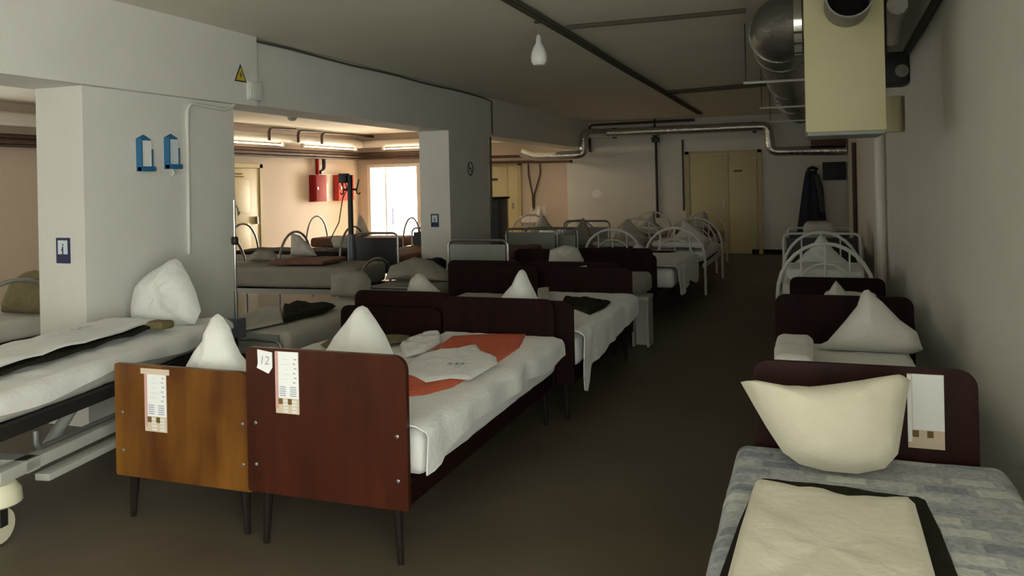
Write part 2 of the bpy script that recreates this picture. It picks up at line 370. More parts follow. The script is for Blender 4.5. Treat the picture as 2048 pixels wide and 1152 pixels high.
# door in the side-room end wall, beside the sink
d3 = tag(thing('door_3', None, None, (-6.85, YE, 0)), kind='structure')
mk('door_frame', MB().box(-.60, -.52, -.05, 0, 0, 2.05).box(.48, .56, -.05, 0, 0, 2.05).box(-.60, .56, -.05, 0, 1.97, 2.05), 'door_trim', d3)
lf = mk('door_leaf', MB().box(-.51, .22, -.03, 0, 0.02, 1.96, .004), 'door_cream', d3)
mk('door_leaf', MB().box(.23, .47, -.03, 0, 0.02, 1.96, .004), 'door_cream', d3)
mk('door_sign', MB().box(-.20, -.03, -.036, -.03, 1.62, 1.68), 'ink', lf)
mk('door_handle', MB().box(.32, .36, -.07, -.03, .95, 1.09, .006), 'steel', d3)
# bright doorway trim and open leaf
d4 = tag(thing('door_4', None, None, (DX0, YE, 0)), kind='structure')
mk('door_frame', MB().box(-.07, .02, -.03, .23, 0, 2.02).box(1.32, 1.42, -.03, .23, 0, 2.02).box(-.07, 1.42, -.03, .23, 2.02, 2.1), 'white_pipe', d4)
mk('door_leaf', MB().box(.30, .345, .22, 1.1, 0.02, 2.02, .004), 'paper_blue', d4)

# ================================================================== PIPES AND CABLES
def wallpipe(name, pts, r, m, label, cat='pipe', fil=0.0, n=10, group=None):
    return mk(name, MB().tube(fillet(pts, fil) if fil else pts, r, n), m, label=label, cat=cat, group=group)
# ceiling cable bundle and its branches
cb = MB()
for dx, dz in ((-.035, 0), (0, .004), (.035, 0)): cb.tube([V(-1.91 + dx + .006 * math.sin(i), 1.0 + i * .75, ZC - .018 - dz) for i in range(21)], .017, 6)
mk('cable_bundle', cb, 'cable', label='dark cable bundle running the length of the ceiling', cat='cable')
wallpipe('ceiling_cable', [V(-1.83, 6.42, ZC - .014), V(-1.1, 6.41, ZC - .016), V(-.40, 6.39, ZC - .014)], .022, 'cable', 'nearer dark cable crossing the ceiling toward the foil duct', 'cable')
for i, dy in enumerate((0, .28)):
    wallpipe('ceiling_cable', [V(-1.85, 11.75 + dy, ZC - .014), V(-1.1, 11.55 + dy, ZC - .016), V(-.20, 11.3 + dy, ZC - .014)], .018, 'cable',
             ('first', 'second')[i] + ' of the paired far cables crossing the ceiling', 'cable')
cg = MB().tube([V(XB + .085, 3.0, ZC - .0151), V(XB + .085, 5.7, ZC - .0151)], .012, 6); 
wallpipe('beam_cable', [V(XB + .014, 5.75 + i * .53, ZC - .02 + .006 * math.sin(i * 1.7)) for i in range(11)] + [V(XB + .014, 11.35, ZC - .05), V(XB + .014, 11.36, ZB + .03)], .012, 'cable', 'thin cable along the top of the long beam', 'cable', n=6)
wallpipe('conduit', [V(XB + .014, 11.262, ZB - .02), V(XB + .014, 11.262, 1.5), V(XB + .014, 11.262, 1.0)], .018, 'cable', 'dark conduit down the far edge of the pillar with the no-smoking sign', 'pipe')
wallpipe('conduit', [V(XB + .014, 5.60, 2.33), V(XB + .014, 5.40, 2.20), V(XB + .014, 4.98, 2.22), V(XB + .014, 4.94, 2.17), V(XB + .014, 4.93, 1.06)],   .015, 'wall', 'grey conduit bent down the big pillar beside the blue holders', 'pipe', .06)
jb = thing('junction_box', 'white junction box on the beam by the warning triangle', 'box', (XB + .0, 5.66, 2.33))
mk('box_body', MB().box(0, .09, -.08, .10, -.03, .13, .012), 'wall', jb); mk('box_lid', MB().box(.09, .10, -.065, .085, -.015, .115, .004), 'wall', jb)
# back wall: insulated foil pipe
pf = [V(-5.62, 16.0, 2.20), V(-5.35, 16.05, 2.10), V(-4.50, 16.2, 2.11), V(-4.33, 16.25, 2.14), V(-4.33, 16.28, 2.56), V(-4.05, 17.0, 2.59), V(-.68, 17.02, 2.60), V(-.64, 17.02, 2.08), V(.78, 17.02, 2.06)]
fp = thing('foil_pipe', 'silver foil-wrapped heating pipe stepping along the back wall', 'pipe', (0, 0, 0))
mk('pipe_run', MB().tube(fillet(pf, .14, 6), .095, 14), 'foil', fp)
for x in (-3.85, -2.98, -.95): mk('pipe_bracket', MB().box(x - .03, x + .03, 17.0, YB, 2.48, 2.70), 'black', fp)
wallpipe('drop_pipe', [V(-2.97, 17.12, 2.44), V(-2.97, 17.14, 1.5), V(-2.97, 17.15, .75)], .028, 'dark_metal', 'dark vertical pipe down the back wall left of the double door')
mk('valve_box', MB().box(-3.05, -2.90, 17.05, YB, 2.36, 2.47, .01), 'black', label='black box at the top of the vertical pipe', cat='box')
wallpipe('conduit', [V(-4.42, 17.15, 2.2), V(-4.42, 17.15, 2.79), V(-2.15, 17.15, 2.80)], .03, 'rust_pipe', 'dark conduit framing the top left of the back wall', 'pipe', .08)
wallpipe('hanger_rod', [V(-2.97, 17.02, 2.69), V(-2.97, 17.02, ZC)], .022, 'dark_metal', 'short rod holding the foil pipe under the ceiling', 'rod', n=8)
wallpipe('conduit', [V(-2.42, 17.18, 2.4), V(-2.42, 17.18, .9)], .018, 'cable', 'thin conduit beside the left jamb of the double door', 'pipe', n=8)
mk('wall_patch', MB().puff([(-4.42, 1.30), (-4.34, 1.38), (-4.22, 1.38), (-4.15, 1.28), (-4.24, 1.19), (-4.38, 1.2)], lambda u, v, t: V(u, YB - .004 - max(t, -.003), v), .006, rings=4, n=24), 'paper', label='pale patch on the back wall', cat='patch')
for k, z in enumerate((2.165, 2.03)):
    wallpipe('water_pipe', [V(-7.1, 17.70, z + .02), V(-5.15, 17.55, z), V(-5.05, 17.1, z - .01), V(-4.75, 16.8, z - .03)], .033, 'rust_pipe', ('upper', 'lower')[k] + ' of the two dark pipes above the sink')

# right wall pipes
wallpipe('riser_pipe', [V(XR - .06, 9.25, 0), V(XR - .06, 9.25, 1.2), V(XR - .06, 9.25, 2.05)], .05, 'white_pipe', 'white vertical riser pipe on the right wall')
wallpipe('riser_pipe', [V(XR - .04, 14.3, 0), V(XR - .04, 14.3, 2.1)], .035, 'rust_pipe', 'dark vertical riser pipe on the right wall near the corner')
wallpipe('riser_pipe', [V(XR - .05, 9.75, 0), V(XR - .05, 9.75, 2.1)], .03, 'wall', 'thin pale riser beside the white pipe on the right wall')
so = thing('wall_socket', 'small double socket low on the right wall', 'socket', (XR - .05, 12.2, .58))
mk('plate', MB().box(-.02, 0, -.16, .16, 0, .14, .006), 'enamel_cream', so); mk('socket_hole', MB().box(-.03, -.02, -.11, -.03, .03, .11), 'black', so); mk('socket_hole', MB().box(-.03, -.02, .03, .11, .03, .11), 'black', so)
wallpipe('power_cord', [V(XR - .09, 12.2, .57), V(XR - .10, 12.22, .4), V(XR - .09, 12.2, .2), V(XR - .12, 12.1, .012)], .02, 'black', 'black cord hanging from the wall socket', 'cord', n=8)

# ================================================================== VENTILATION
vb = thing('ventilation_box', 'cream yellow ventilation cabinet hung under the ceiling', 'ventilation', (.225, 5.0, 1.81))
mk('cabinet', MB().box(-.215, .215, 0, .55, 0, .88, .008), 'box_yellow', vb)
mk('base_trim', MB().box(-.205, .205, .01, .54, -.02, 0), 'enamel_grey', vb)
mk('seam_strip', MB().box(.2155, .226, .0, .02, .42, .88), 'leg_dark', vb)
cyl = MB(); n = 28
RO, RI, LN = .125, .115, .30
Mx = Matrix.Translation((.02, 0, .72)) @ Matrix.Rotation(math.radians(90), 4, 'X')
cyl.lathe([(RI, .02), (RI, LN), (RO, LN), (RO, 0)], n, Mx)
col = mk('duct_collar', cyl, 'cable_grey', vb); mk('collar_shade', MB().lathe([(.113, .025), (.113, .03)], n, Mx), 'leg_dark', col)  # dark disc paints the shade inside the open collar
for x in (-.17, .17): mk('hanger', MB().box(x - .012, x + .012, .26, .30, .88, 1.04), 'steel', vb)
# hanging rail under the ceiling in front of the cabinet
rl = thing('hanger_rail', 'thin white metal rail under the ceiling before the yellow cabinet', 'rail', (.22, 4.72, 2.58))
mk('rail_bar', MB().tube([V(-.16, 0, 0), V(.26, -.0, .02)], .008, 8), 'enamel', rl); mk('rail_rod', MB().tube([V(-.15, 0, 0), V(-.15, 0, .27)], .004, 6), 'steel', rl); mk('rail_rod', MB().tube([V(.25, 0, .02), V(.25, 0, .27)], .004, 6), 'steel', rl)
# foil duct behind the cabinet
fd = thing('foil_duct', 'dull foil air duct running back along the ceiling from the yellow cabinet', 'duct', (0, 0, 0))
dp = fillet([V(.10, 5.75, 2.585), V(-.13, 5.80, 2.585), V(-.155, 6.6, 2.585), V(-.13, 9, 2.585), V(-.05, 13.2, 2.585)], .22, 8)
rs = [.205 + .008 * (i % 2) for i in range(len(dp))]
mk('duct_run', MB().tube(dp, rs, 22), 'duct', fd)
for y in (6.05, 6.6, 8.9, 11): mk('duct_clamp', MB().tube([V(-.15, y, 2.585), V(-.15, y + .03, 2.585)], .217, 22), 'duct', fd)
mk('duct_collar', MB().tube([V(-.05, 5.76, 2.585), V(.0, 5.76, 2.585)], .222, 22), 'chrome', fd)
mk('duct_collar', MB().tube([V(.02, 5.76, 2.585), V(.05, 5.76, 2.585)], .222, 22), 'chrome', fd)
for k, y in enumerate((7.0, 9.6, 12.0)):
    h = thing('duct_hanger', ('nearest', 'middle', 'farthest')[k] + ' white crossbar hanger under the foil duct', 'hanger', (-.15, y, 2.35), group='duct hangers')
    mk('crossbar', MB().tube([V(-.32, 0, 0), V(.26, 0, .0)], .011, 8), 'enamel', h)
    for x in (-.30, .25): mk('rod', MB().tube([V(x, 0, 0), V(x, 0, .5)], .005, 6), 'dark_metal', h)
# dark flue fittings between cabinet and wall
ft = thing('black_fitting', 'black pipe fitting with a grey round cap on the right wall', 'fitting', (XR, 7.2, 2.28))
mk('fitting_body', MB().box(-.20, 0, -.12, .20, .0, .26, .03), 'black', ft)
mk('fitting_cap', MB().lathe([(.045, 0), (.05, .02), (.03, .03)], 18, Matrix.Translation((-.06, -.12, .10)) @ Matrix.Rotation(math.radians(90), 4, 'X')), 'cable_grey', ft)
wallpipe('black_cable', [V(XR - .03, 7.0, 2.52), V(XR - .03, 6.4, 2.555), V(XR - .03, 5.2, 2.62), V(XR - .03, 3.6, 2.70), V(XR - .03, 2.0, 2.78)], .028, 'black', 'thick black cable rising along the right wall from the black fitting', 'cable')
wallpipe('white_elbow', [V(XR - .17, 6.2, 2.74), V(XR - .16, 6.6, 2.72), V(XR - .15, 6.9, 2.62)], .07, 'white_pipe', 'white elbow pipe above the black fitting on the right wall')
wallpipe('vent_stub', [V(XR - .11, 7.55, 2.22), V(XR - .11, 7.55, 1.92)], .10, 'box_yellow', 'yellowish pipe stub below the black fitting on the right wall', n=16)

# ================================================================== SIGNS AND WALL ITEMS
# blue leaflet holders on the big pillar
for k, (y, z, mm) in enumerate(((4.51, 1.69, 'paper'), (4.775, 1.71, 'paper_blue'))):
    h = thing('leaflet_holder', ('pale blue leaflet holder with white paper on the big pillar', 'bright blue leaflet holder nearest the grey conduit')[k], 'holder', (XB, y, z), group='leaflet holders')
    mk('back_plate', MB().prism([(-.065, 0), (.065, 0), (.065, .235), (.0, .265), (-.065, .235)], lambda u, v, t: V(t, u, v), 0, .008), 'blue_plastic', h)
    mk('side_edge', MB().box(.008, .05, -.065, -.055, 0, .235), 'blue_plastic', h); mk('side_edge', MB().box(.008, .03, .055, .065, 0, .16), 'blue_plastic', h)
    mk('tray', MB().box(.008, .055, -.065, .065, 0, .035, .004), 'blue_plastic', h)
    mk('leaflet', MB().box(.012, .028, -.045, .05, .037, .222), mm, h)
    if k: mk('hook', MB().tube([V(.01, .0, 0), V(.03, 0, -.03), V(.012, 0, -.045)], .012, 8), 'wall', h)
def picto(x0, x1, y, z0, z1, label):
    s = thing('pictogram_sign', label, 'sign', ((x0 + x1) / 2, y, z0)); w_, h_ = (x1 - x0) / 2, z1 - z0
    mk('plate', MB().box(-w_, w_, -.006, 0, 0, h_), 'blue_sign', s)
    mk('white_field', MB().box(-w_ * .70, w_ * .70, -.008, -.006, h_ * .36, h_ * .90), 'paper_blue', s)
    mk('figure', MB().box(-.004, .006, -.0095, -.008, h_ * .36, h_ * .66).box(-.012, .003, -.0095, -.008, h_ * .50, h_ * .56).lathe([(.006, 0), (.006, .0012)], 10, Matrix.Translation((.003, -.008, h_ * .73)) @ Matrix.Rotation(math.radians(90), 4, 'X')), 'ink', s)
picto(-4.71, -4.59, 4.0, 1.08, 1.25, 'small blue pictogram sign on the big near pillar')
picto(-4.745, -4.63, 9.79, .985, 1.16, 'small blue pictogram sign on the far pillar')
tr = thing('warning_triangle', 'yellow triangular electrical warning sticker on the beam', 'sign', (XB + .07, 5.50, 2.44))
mk('border', MB().prism([(-.075, 0), (.075, 0), (0, .15)], lambda u, v, t: V(t, u, v), 0, .004), 'ink', tr)
mk('field', MB().prism([(-.056, .012), (.056, .012), (0, .122)], lambda u, v, t: V(t, u, v), .004, .0055), 'yellow', tr)
mk('bolt_mark', MB().prism([(.004, .09), (-.014, .052), (-.002, .052), (-.006, .022), (.014, .062), (.002, .062)], lambda u, v, t: V(t, u, v), .0055, .0065), 'ink', tr)
ns = thing('no_smoking_sign', 'round crossed-out prohibition sign on the far pillar', 'sign', (XB, 10.5, 1.77))
mk('ring', MB().tube([V(.004, .092 * math.cos(i * math.pi / 14), .092 * math.sin(i * math.pi / 14)) for i in range(29)], .008, 6), 'ink', ns)
mk('bar', MB().prism([(-.065, .055), (-.055, .065), (.065, -.055), (.055, -.065)], lambda u, v, t: V(t, u, v), .001, .004), 'ink', ns)
mk('mark', MB().prism([(-.045, -.006), (.045, -.006), (.045, .008), (-.045, .008)], lambda u, v, t: V(t, u, v), .001, .003), 'ink', ns)
# light bulb
lb = thing('pendant_bulb', 'unlit white bulb hanging from the ceiling', 'lamp', (-1.99, 6.15, 2.49))
mk('bulb', MB().lathe([(.01, 0), (.045, .006), (.062, .03), (.066, .07), (.060, .11), (.045, .15), (.030, .175), (.022, .19)], 20), 'bulb_glass', lb)
mk('lamp_holder', MB().lathe([(.022, .19), (.024, .20), (.022, .235), (.010, .25)], 14), 'enamel', lb)
mk('cord', MB().tube([V(0, 0, .25), V(.004, 0, .30), V(.01, 0, .36)], .004, 6), 'cable_grey', lb)
mk('ceiling_rose', MB().lathe([(.03, .345), (.035, .352), (.035, .36)], 12), 'cable', lb)

# ================================================================== WOODEN BEDS
def board(parent, name, x0, x1, y, z0, z1, m, out, rt=.06, t=.024, bolts=True, zb=None, rl=None):
    ya, yb = (y, y + t) if out < 0 else (y - t, y)
    p = mk(name, MB().prism(rrect(x0, x1, z0, z1, rt, .012, 5, rl), lambda u, v, t_: V(u, t_, v), ya, yb), m, parent)
    if bolts:
        yo = ya if out < 0 else yb
        for bx in (x0 + .045, x1 - .045):
            for bz in (zb or (z0 + .12, z0 + .30)):
                mk('bolt', MB().lathe([(.008, 0), (.008, .002), (.005, .004)], 10, Matrix.Translation((bx, yo, bz)) @ Matrix.Rotation(math.radians(90 * (1 if out < 0 else -1)), 4, 'X')), 'steel', p)
    return p
def wood_bed(x0, x1, y0, y1, label, m1='wood_red', m2='wood_dark', zn=.84, zf=.80, zbn=.24, zbf=.24, rail=.33, group='wooden beds', rz=0, bolts=True, rl=None):
    b = thing('wooden_bed', label, 'bed', ((x0 + x1) / 2, y0, 0), rz, group); w_ = (x1 - x0) / 2; L = y1 - y0
    board(b, 'headboard', -w_, w_, 0, zbn, zn, m1, -1, bolts=bolts, rl=rl)
    board(b, 'footboard', -w_, w_, L, zbf, zf, m2, 1, bolts=bolts)
    for s in (-1, 1):
        mk('side_rail', MB().box(s * (w_ - .03) - .012, s * (w_ - .03) + .012, .024, L - .024, rail - .09, rail), 'wood_dark', b)
        for y, zt, d in ((.02, zbn + .05, -1), (L - .02, zbf + .05, 1)):
            mk('leg', MB().tube([V(s * (w_ - .06), y + .018, 0) if d < 0 else V(s * (w_ - .06), y - .018, 0), V(s * (w_ - .075), y + .024 if d < 0 else y - .024, zt)], [.013, .024], 8), 'leg_dark', b)
    mk('bed_base', MB().box(-w_ + .045, w_ - .045, .03, L - .03, rail - .03, rail - .005), 'leg_dark', b)
    return b
def mattress(x0, x1, y0, y1, z0, z1, m, label, r=.06, amp=.008, seed=0, rz=0, group='mattresses', sag=0.01, parent_loc=None):
    o = mk('mattress', MB().soft(x0, x1, y0, y1, z0, z1, r, .06, amp, 4.5, seed, sag), m, label=label, cat='mattress', group=group)
    o.rotation_euler.z = rz; return o
def pillow_px(outl, y, k, zb, thick, m, label, seed=0, group='pillows', amp=.010, pw=2.4):
    pts = [Tp(px, py, y, zb, k) for px, py in outl]; o2 = [(p.x, max(p.z, zb + .006)) for p in pts]; nrm = V(0, -1, k).normalized()
    def fn(u, v, t): return V(u, y + k * (v - zb), v) + nrm * t
    return mk('pillow', MB().puff(o2, fn, thick, .55, 10, 60, pw, amp, 6, seed), m, label=label, cat='pillow', group=group, sharp=70)
def cloth_px(name, outl, z, m, label, cat, thick=.012, seed=0, amp=.006, group=None, sc=9):
    o2 = [(Zp(px, py, z).x, Zp(px, py, z).y) for px, py in outl]
    return mk(name, MB().puff(o2, lambda u, v, t: V(u, v, z + t), thick, .3, 9, 60, 2, amp, sc, seed, True), m, label=label, cat=cat, group=group, sharp=60)
def drape(name, x0, x1, y0, y1, z, dropl, dropr, m, label, cat, seed=0, amp=.006, r=.035, t=.006, nv=44, group=None, nu=36):
    """cloth over a mattress; dropl / dropr(u) give the hang on each side"""
    def P(u, v):
        y = y0 + (y1 - y0) * u; dl, dr = dropl(u), dropr(u); W = x1 - x0; tot = dl + W + dr; s = v * tot
        if s < dl: p = V(x0 - .006, y, z - (dl - s)); 
        elif s > dl + W: p = V(x1 + .006, y, z - (s - dl - W))
        else: p = V(x0 + s - dl, y, z)
        e = min(abs(s - dl), abs(s - dl - W)) if dl > .01 else abs(s - dl - W)
        if dl <= .01 and s < W * .5: e = 1
        if e < r: p += V(-1 if s < tot / 2 else 1, 0, 1) * (-(r - e) * .28)
        nn = noise.noise(V(p.x * 7 + seed, p.y * 7, p.z * 3)); 
        if s > dl + W or s < dl: p.x += (.5 + nn) * amp * 2.2 * (1 if s > tot / 2 else -1)
        else: p.z += abs(nn) * amp
        return p
    return mk(name, MB().sheet(P, nu, nv, t), m, label=label, cat=cat, group=group, sharp=60)

# --- front pair
wood_bed(-3.105, -2.325, 2.935, 4.94, 'worn amber wooden bed, front left of the aisle pair', 'wood_amber', 'wood_dark', zn=.735, zf=.715, zbn=.205, rl=.012)
wood_bed(-2.305, -1.525, 2.885, 4.93, 'glossy red-brown wooden bed with numbered note, front right of the pair', 'wood_red', 'wood_dark', zn=.862, zf=.80, zbn=.235, rl=.03)
mattress(-3.07, -2.36, 3.0, 4.89, .335, .53, 'linen', 'white-sheeted mattress on the worn amber bed', seed=1)
mattress(-2.27, -1.50, 2.98, 4.88, .335, .535, 'linen', 'white-sheeted mattress under the red blanket', seed=2)
drape('bed_sheet', -2.26, -1.475, 2.925, 4.86, .565, lambda u: 0.0, lambda u: .115 + .075 * math.exp(-(u / .09) ** 2) + .012 * math.sin(u * 17), 'linen', 'white sheet tucked over the front right bed', 'sheet', 3, .012)
pillow_px([(725, 611), (735, 616), (752, 640), (770, 668), (786, 705), (800, 745), (805, 790), (760, 800), (690, 800), (640, 790), (638, 740), (652, 705), (672, 672), (698, 640), (716, 614)], 3.42, .25, .57, .10, 'linen', 'white pillow peaked behind the glossy red-brown headboard', 1)
pillow_px([(436, 627), (446, 634), (458, 652), (468, 680), (482, 708), (504, 735), (512, 775), (505, 820), (440, 830), (370, 815), (360, 775), (377, 730), (397, 700), (418, 675), (424, 648), (430, 630)], 3.16, .2, .56, .095, 'linen', 'white pillow peaked behind the worn amber headboard', 2, amp=.016)
cloth_px('blanket', [(880, 690), (905, 672), (960, 669), (1052, 668), (1040, 695), (1000, 722), (960, 742), (905, 775), (850, 790), (790, 795), (780, 765), (830, 722)], .575, 'red_blanket', 'red-orange wool blanket on the front right bed', 'blanket', .012, 4, .01)
tw = cloth_px('towel', [(820, 726), (838, 712), (880, 700), (920, 697), (952, 689), (962, 702), (992, 714), (995, 728), (970, 742), (940, 760), (900, 757), (852, 765), (828, 752), (800, 745)], .592, 'linen', 'white towel with a stamped number on the red blanket', 'towel', .012, 5, .006)
c = Zp(912, 729, .612)
st = text_mb('542', .062, lambda u, v, t: V(c.x + .95 * u - .2 * v, c.y + .25 * u + 1.1 * v, .615 + t)); loc = tw.location; st.v = [v - loc for v in st.v]; mk('stamp', st, 'ink', tw, label='dark stamped number')
cloth_px('blanket', [(640, 690), (668, 672), (700, 668), (820, 672), (806, 684), (760, 690), (720, 700), (660, 702)], .555, 'khaki', 'khaki blanket edge beneath the pillow of the front right bed', 'blanket', .010, 6, .004)
cloth_px('towel', [(800, 690), (860, 664), (880, 668), (882, 685), (850, 705), (810, 715)], .585, 'linen', 'rumpled white cloth between the two front beds', 'towel', .02, 7, .015)
# posters and note on the two near headboards
def poster(xa, xb, y, za, zb_, label, band, top=False, plain=False):
    p = thing('instruction_sheet', label, 'poster', ((xa + xb) / 2, y, za)); w_ = (xb - xa) / 2; H = zb_ - za
    mk('sheet', MB().box(-w_, w_, -.003, 0, 0, H), 'paper_warm', p)
    mk('text_panel', MB().box(-w_ * .72, w_, -.0045, -.003, H * .25, H), 'paper', p)
    mk('side_band', MB().box(-w_, -w_ * .76, -.0045, -.003, H * .08, H * .98), band, p)
    for k in range(0 if plain else 5):
        for s in (-.35, .55): mk('text_line', MB().box(w_ * (s - .28), w_ * (s + .26), -.0053, -.0045, H * (.285 + .035 * k), H * (.298 + .035 * k)), 'ink_blue', p)
    for k in range(0 if plain else 4):
        for s in (-.12, .62): mk('label_tile', MB().box(w_ * (s - .22), w_ * (s + .2), -.0045, -.003, H * (.02 + .055 * k), H * (.055 + .055 * k)), 'linen', p)
    for k, s in enumerate((-.55, .25)): mk('print_patch', MB().box(w_ * (s - .2), w_ * (s + .15), -.0045, -.003, H * .15, H * .24), 'olive_print', p)
    for k in range(0 if plain else 6):
        z = H * (.5 + .075 * k); mk('print_mark', MB().box(w_ * (.55 + .1 * (k % 2)), w_ * (.75 + .1 * (k % 2)), -.0053, -.0045, z, z + H * .018), 'ink_grey', p)
    for k in range(0 if plain else 5): mk('print_mark', MB().box(w_ * (-.45 + .12 * (k % 3)), w_ * (.1 + .15 * (k % 2)), -.0053, -.0045, H * (.55 + .08 * k), H * (.562 + .08 * k)), 'paper_blue', p)
    if top: mk('clip_bar', MB().box(-w_ * 1.25, w_ * 1.35, -.009, -.0045, H * .94, H * 1.03), 'paper_warm', p)
    return p
poster(-2.920, -2.792, 2.934, .43, .715, 'instruction sheet on the worn amber headboard', 'pink', True)
poster(-2.150, -2.033, 2.884, .588, .852, 'instruction sheet on the glossy red-brown headboard', 'pink')
nt_ = thing('paper_note', 'small torn white note with a handwritten number on the headboard', 'note', (-2.208, 2.884, .765))
mk('sheet', MB().prism([(-.038, .01), (.022, -.012), (.042, .015), (.042, .08), (-.034, .09), (-.032, .03)], lambda u, v, t: V(u, t, v), -.002, 0), 'paper', nt_)
mk('handwriting', text_mb('12', .052, lambda u, v, t: V(.004 + u + .15 * v, -.0022 - t, .043 + v)), 'ink_grey', nt_)

# --- second pair
wood_bed(-3.03, -2.29, 4.985, 6.92, 'dark wooden bed behind the worn amber bed', 'wood_dark', 'wood_dark', zn=.815, zf=.80, zbf=.3, bolts=False)
wood_bed(-2.20, -1.42, 4.985, 6.88, 'dark wooden bed behind the red-blanket bed', 'wood_dark', 'wood_dark', zn=.78, zf=.80, bolts=False)
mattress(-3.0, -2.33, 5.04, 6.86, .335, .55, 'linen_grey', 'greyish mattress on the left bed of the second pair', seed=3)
mattress(-2.17, -1.42, 5.04, 6.84, .335, .545, 'linen', 'white mattress on the right bed of the second pair', seed=4)
drape('bed_sheet', -2.14, -1.385, 5.05, 6.80, .575, lambda u: 0, lambda u: .16 + .10 * (1 - u) + .14 * math.exp(-((u - .02) / .05) ** 2), 'linen', 'white sheet hanging with a pointed tail off the second right bed', 'sheet', 8, .01)
cloth_px('blanket', [(1128, 596), (1175, 597), (1222, 604), (1210, 616), (1180, 630), (1150, 618), (1120, 616)], .588, 'olive', 'dark olive blanket on the second right bed', 'blanket', .02, 9, .012)
pillow_px([(1046, 539), (1052, 545), (1058, 560), (1068, 580), (1078, 600), (1082, 640), (1000, 640), (1000, 600), (1012, 583), (1026, 568), (1034, 550), (1040, 540)], 5.3, .15, .6, .10, 'linen', 'small white pillow peaked above the second right footboard', 10)
pillow_px([(836, 545), (848, 550), (862, 566), (882, 584), (890, 630), (815, 630), (816, 584), (822, 558)], 5.4, .1, .6, .10, 'linen_grey', 'greyish pillow peaked above the second left footboard', 11)
cloth_px('towel', [(1075, 585), (1098, 582), (1100, 600), (1078, 604)], .60, 'linen_grey', 'small grey cloth beside the peaked pillow', 'towel', .04, 12, .01)
# --- third pair
wood_bed(-2.42, -1.56, 6.99, 8.90, 'dark wooden bed third back on the left of the aisle', 'wood_dark', 'wood_dark', zn=.83, zf=.73, bolts=False)
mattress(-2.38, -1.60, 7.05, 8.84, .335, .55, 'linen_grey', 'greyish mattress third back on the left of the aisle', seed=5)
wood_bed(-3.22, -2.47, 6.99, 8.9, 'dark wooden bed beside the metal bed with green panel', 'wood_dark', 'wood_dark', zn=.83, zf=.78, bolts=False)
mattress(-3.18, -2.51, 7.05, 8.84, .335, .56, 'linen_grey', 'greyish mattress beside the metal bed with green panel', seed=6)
pillow_px([(1100, 500), (1130, 490), (1155, 495), (1168, 520), (1165, 545), (1095, 545)], 8.3, .1, .6, .07, 'linen_grey', 'grey slumped pillow behind the third dark headboard', 13)
mk('paper_tag', MB().puff([(Yp(a, b_, 7.4).x, Yp(a, b_, 7.4).z) for a, b_ in ((1181, 524), (1196, 522), (1199, 540), (1184, 545))], lambda u, v, t: V(u, 6.98 - .002 + t * .2, v), .02, rings=4, n=24), 'paper', label='small white tag on the third dark headboard', cat='tag')
# stool in the aisle
sx, sy = -1.47, 7.55
stl = thing('stool', 'small white bedside stool beyond the second right bed', 'stool', (sx, sy, 0))
mk('seat', MB().box(-.085, .085, -.13, .13, .43, .47, .01), 'enamel_dull', stl); mk('side_panel', MB().box(-.078, -.06, -.12, .12, 0, .43), 'enamel_dull', stl); mk('side_panel', MB().box(.06, .078, -.12, .12, 0, .43), 'enamel_dull', stl); mk('stretcher', MB().box(-.06, .06, -.01, .01, .0, .43), 'enamel_dull', stl)
# --- fourth
wood_bed(-2.46, -1.62, 8.97, 10.85, 'dark wooden bed fourth back on the left of the aisle', 'wood_dark', 'wood_dark', zn=.79, zf=.60, bolts=False)
mattress(-2.40, -1.40, 9.04, 10.78, .335, .55, 'linen', 'white mattress fourth back with a hanging sheet', seed=7)
drape('bed_sheet', -2.3, -1.36, 9.02, 10.7, .58, lambda u: 0, lambda u: .30 + .05 * math.sin(u * 9), 'linen', 'white sheet hanging off the fourth bed into the aisle', 'sheet', 14, .014)
wood_bed(-3.22, -2.52, 8.97, 10.85, 'dark wooden bed between the aisle and the metal bed', 'wood_dark', 'wood_dark', zn=.76, zf=.62, bolts=False)
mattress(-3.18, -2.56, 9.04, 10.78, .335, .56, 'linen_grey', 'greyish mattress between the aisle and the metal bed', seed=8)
pillow_px([(1275, 484), (1290, 494), (1300, 516), (1285, 520), (1255, 517), (1262, 500)], 9.15, .05, .6, .06, 'linen_grey', 'little grey pillow slumped over the fourth dark headboard', 15)

# ================================================================== RIGHT ROW
wood_bed(-.205, .565, 1.28, 3.275, 'dark wooden bed by the right wall nearest the camera', 'wood_dark', 'wood_maroon', zn=.60, zf=.845, zbf=.35, bolts=False, rail=.34)
mt = mattress(-.27, .64, 1.33, 3.22, .345, .53, 'patchwork', 'patchwork blue-grey mattress nearest the camera', seed=9, r=.05, amp=.005, sag=0.0)
pillow_px([(1481, 764), (1500, 763), (1560, 774), (1615, 777), (1690, 768), (1760, 758), (1806, 751), (1821, 761), (1813, 800), (1804, 860), (1796, 908), (1770, 937), (1715, 948), (1650, 944), (1600, 929), (1566, 905), (1535, 858), (1508, 812)], 2.93, .55, .54, .12, 'linen_cream', 'plump cream pillow leaning on the nearest right headboard', 16, amp=.015, pw=2.8)
cloth_px('blanket', [(1518, 958), (1600, 966), (1690, 975), (1760, 990), (1850, 1000), (1880, 1060), (1915, 1150), (1950, 1300), (1400, 1300), (1440, 1150), (1480, 1040)], .545, 'olive', 'dark olive blanket under the cream folded sheet', 'blanket', .020, 17, .004)
cloth_px('folded_sheet', [(1510, 965), (1540, 968), (1620, 982), (1700, 994), (1780, 1002), (1830, 1008), (1845, 1060), (1870, 1150), (1900, 1300), (1425, 1300), (1456, 1150), (1480, 1060)], .585, 'linen_cream', 'cream folded sheet lying on the nearest right bed', 'sheet', .024, 18, .012, sc=5)
ps = poster(.335, .455, 3.25, .555, .825, 'instruction sheet on the nearest right headboard', 'paper', plain=True)
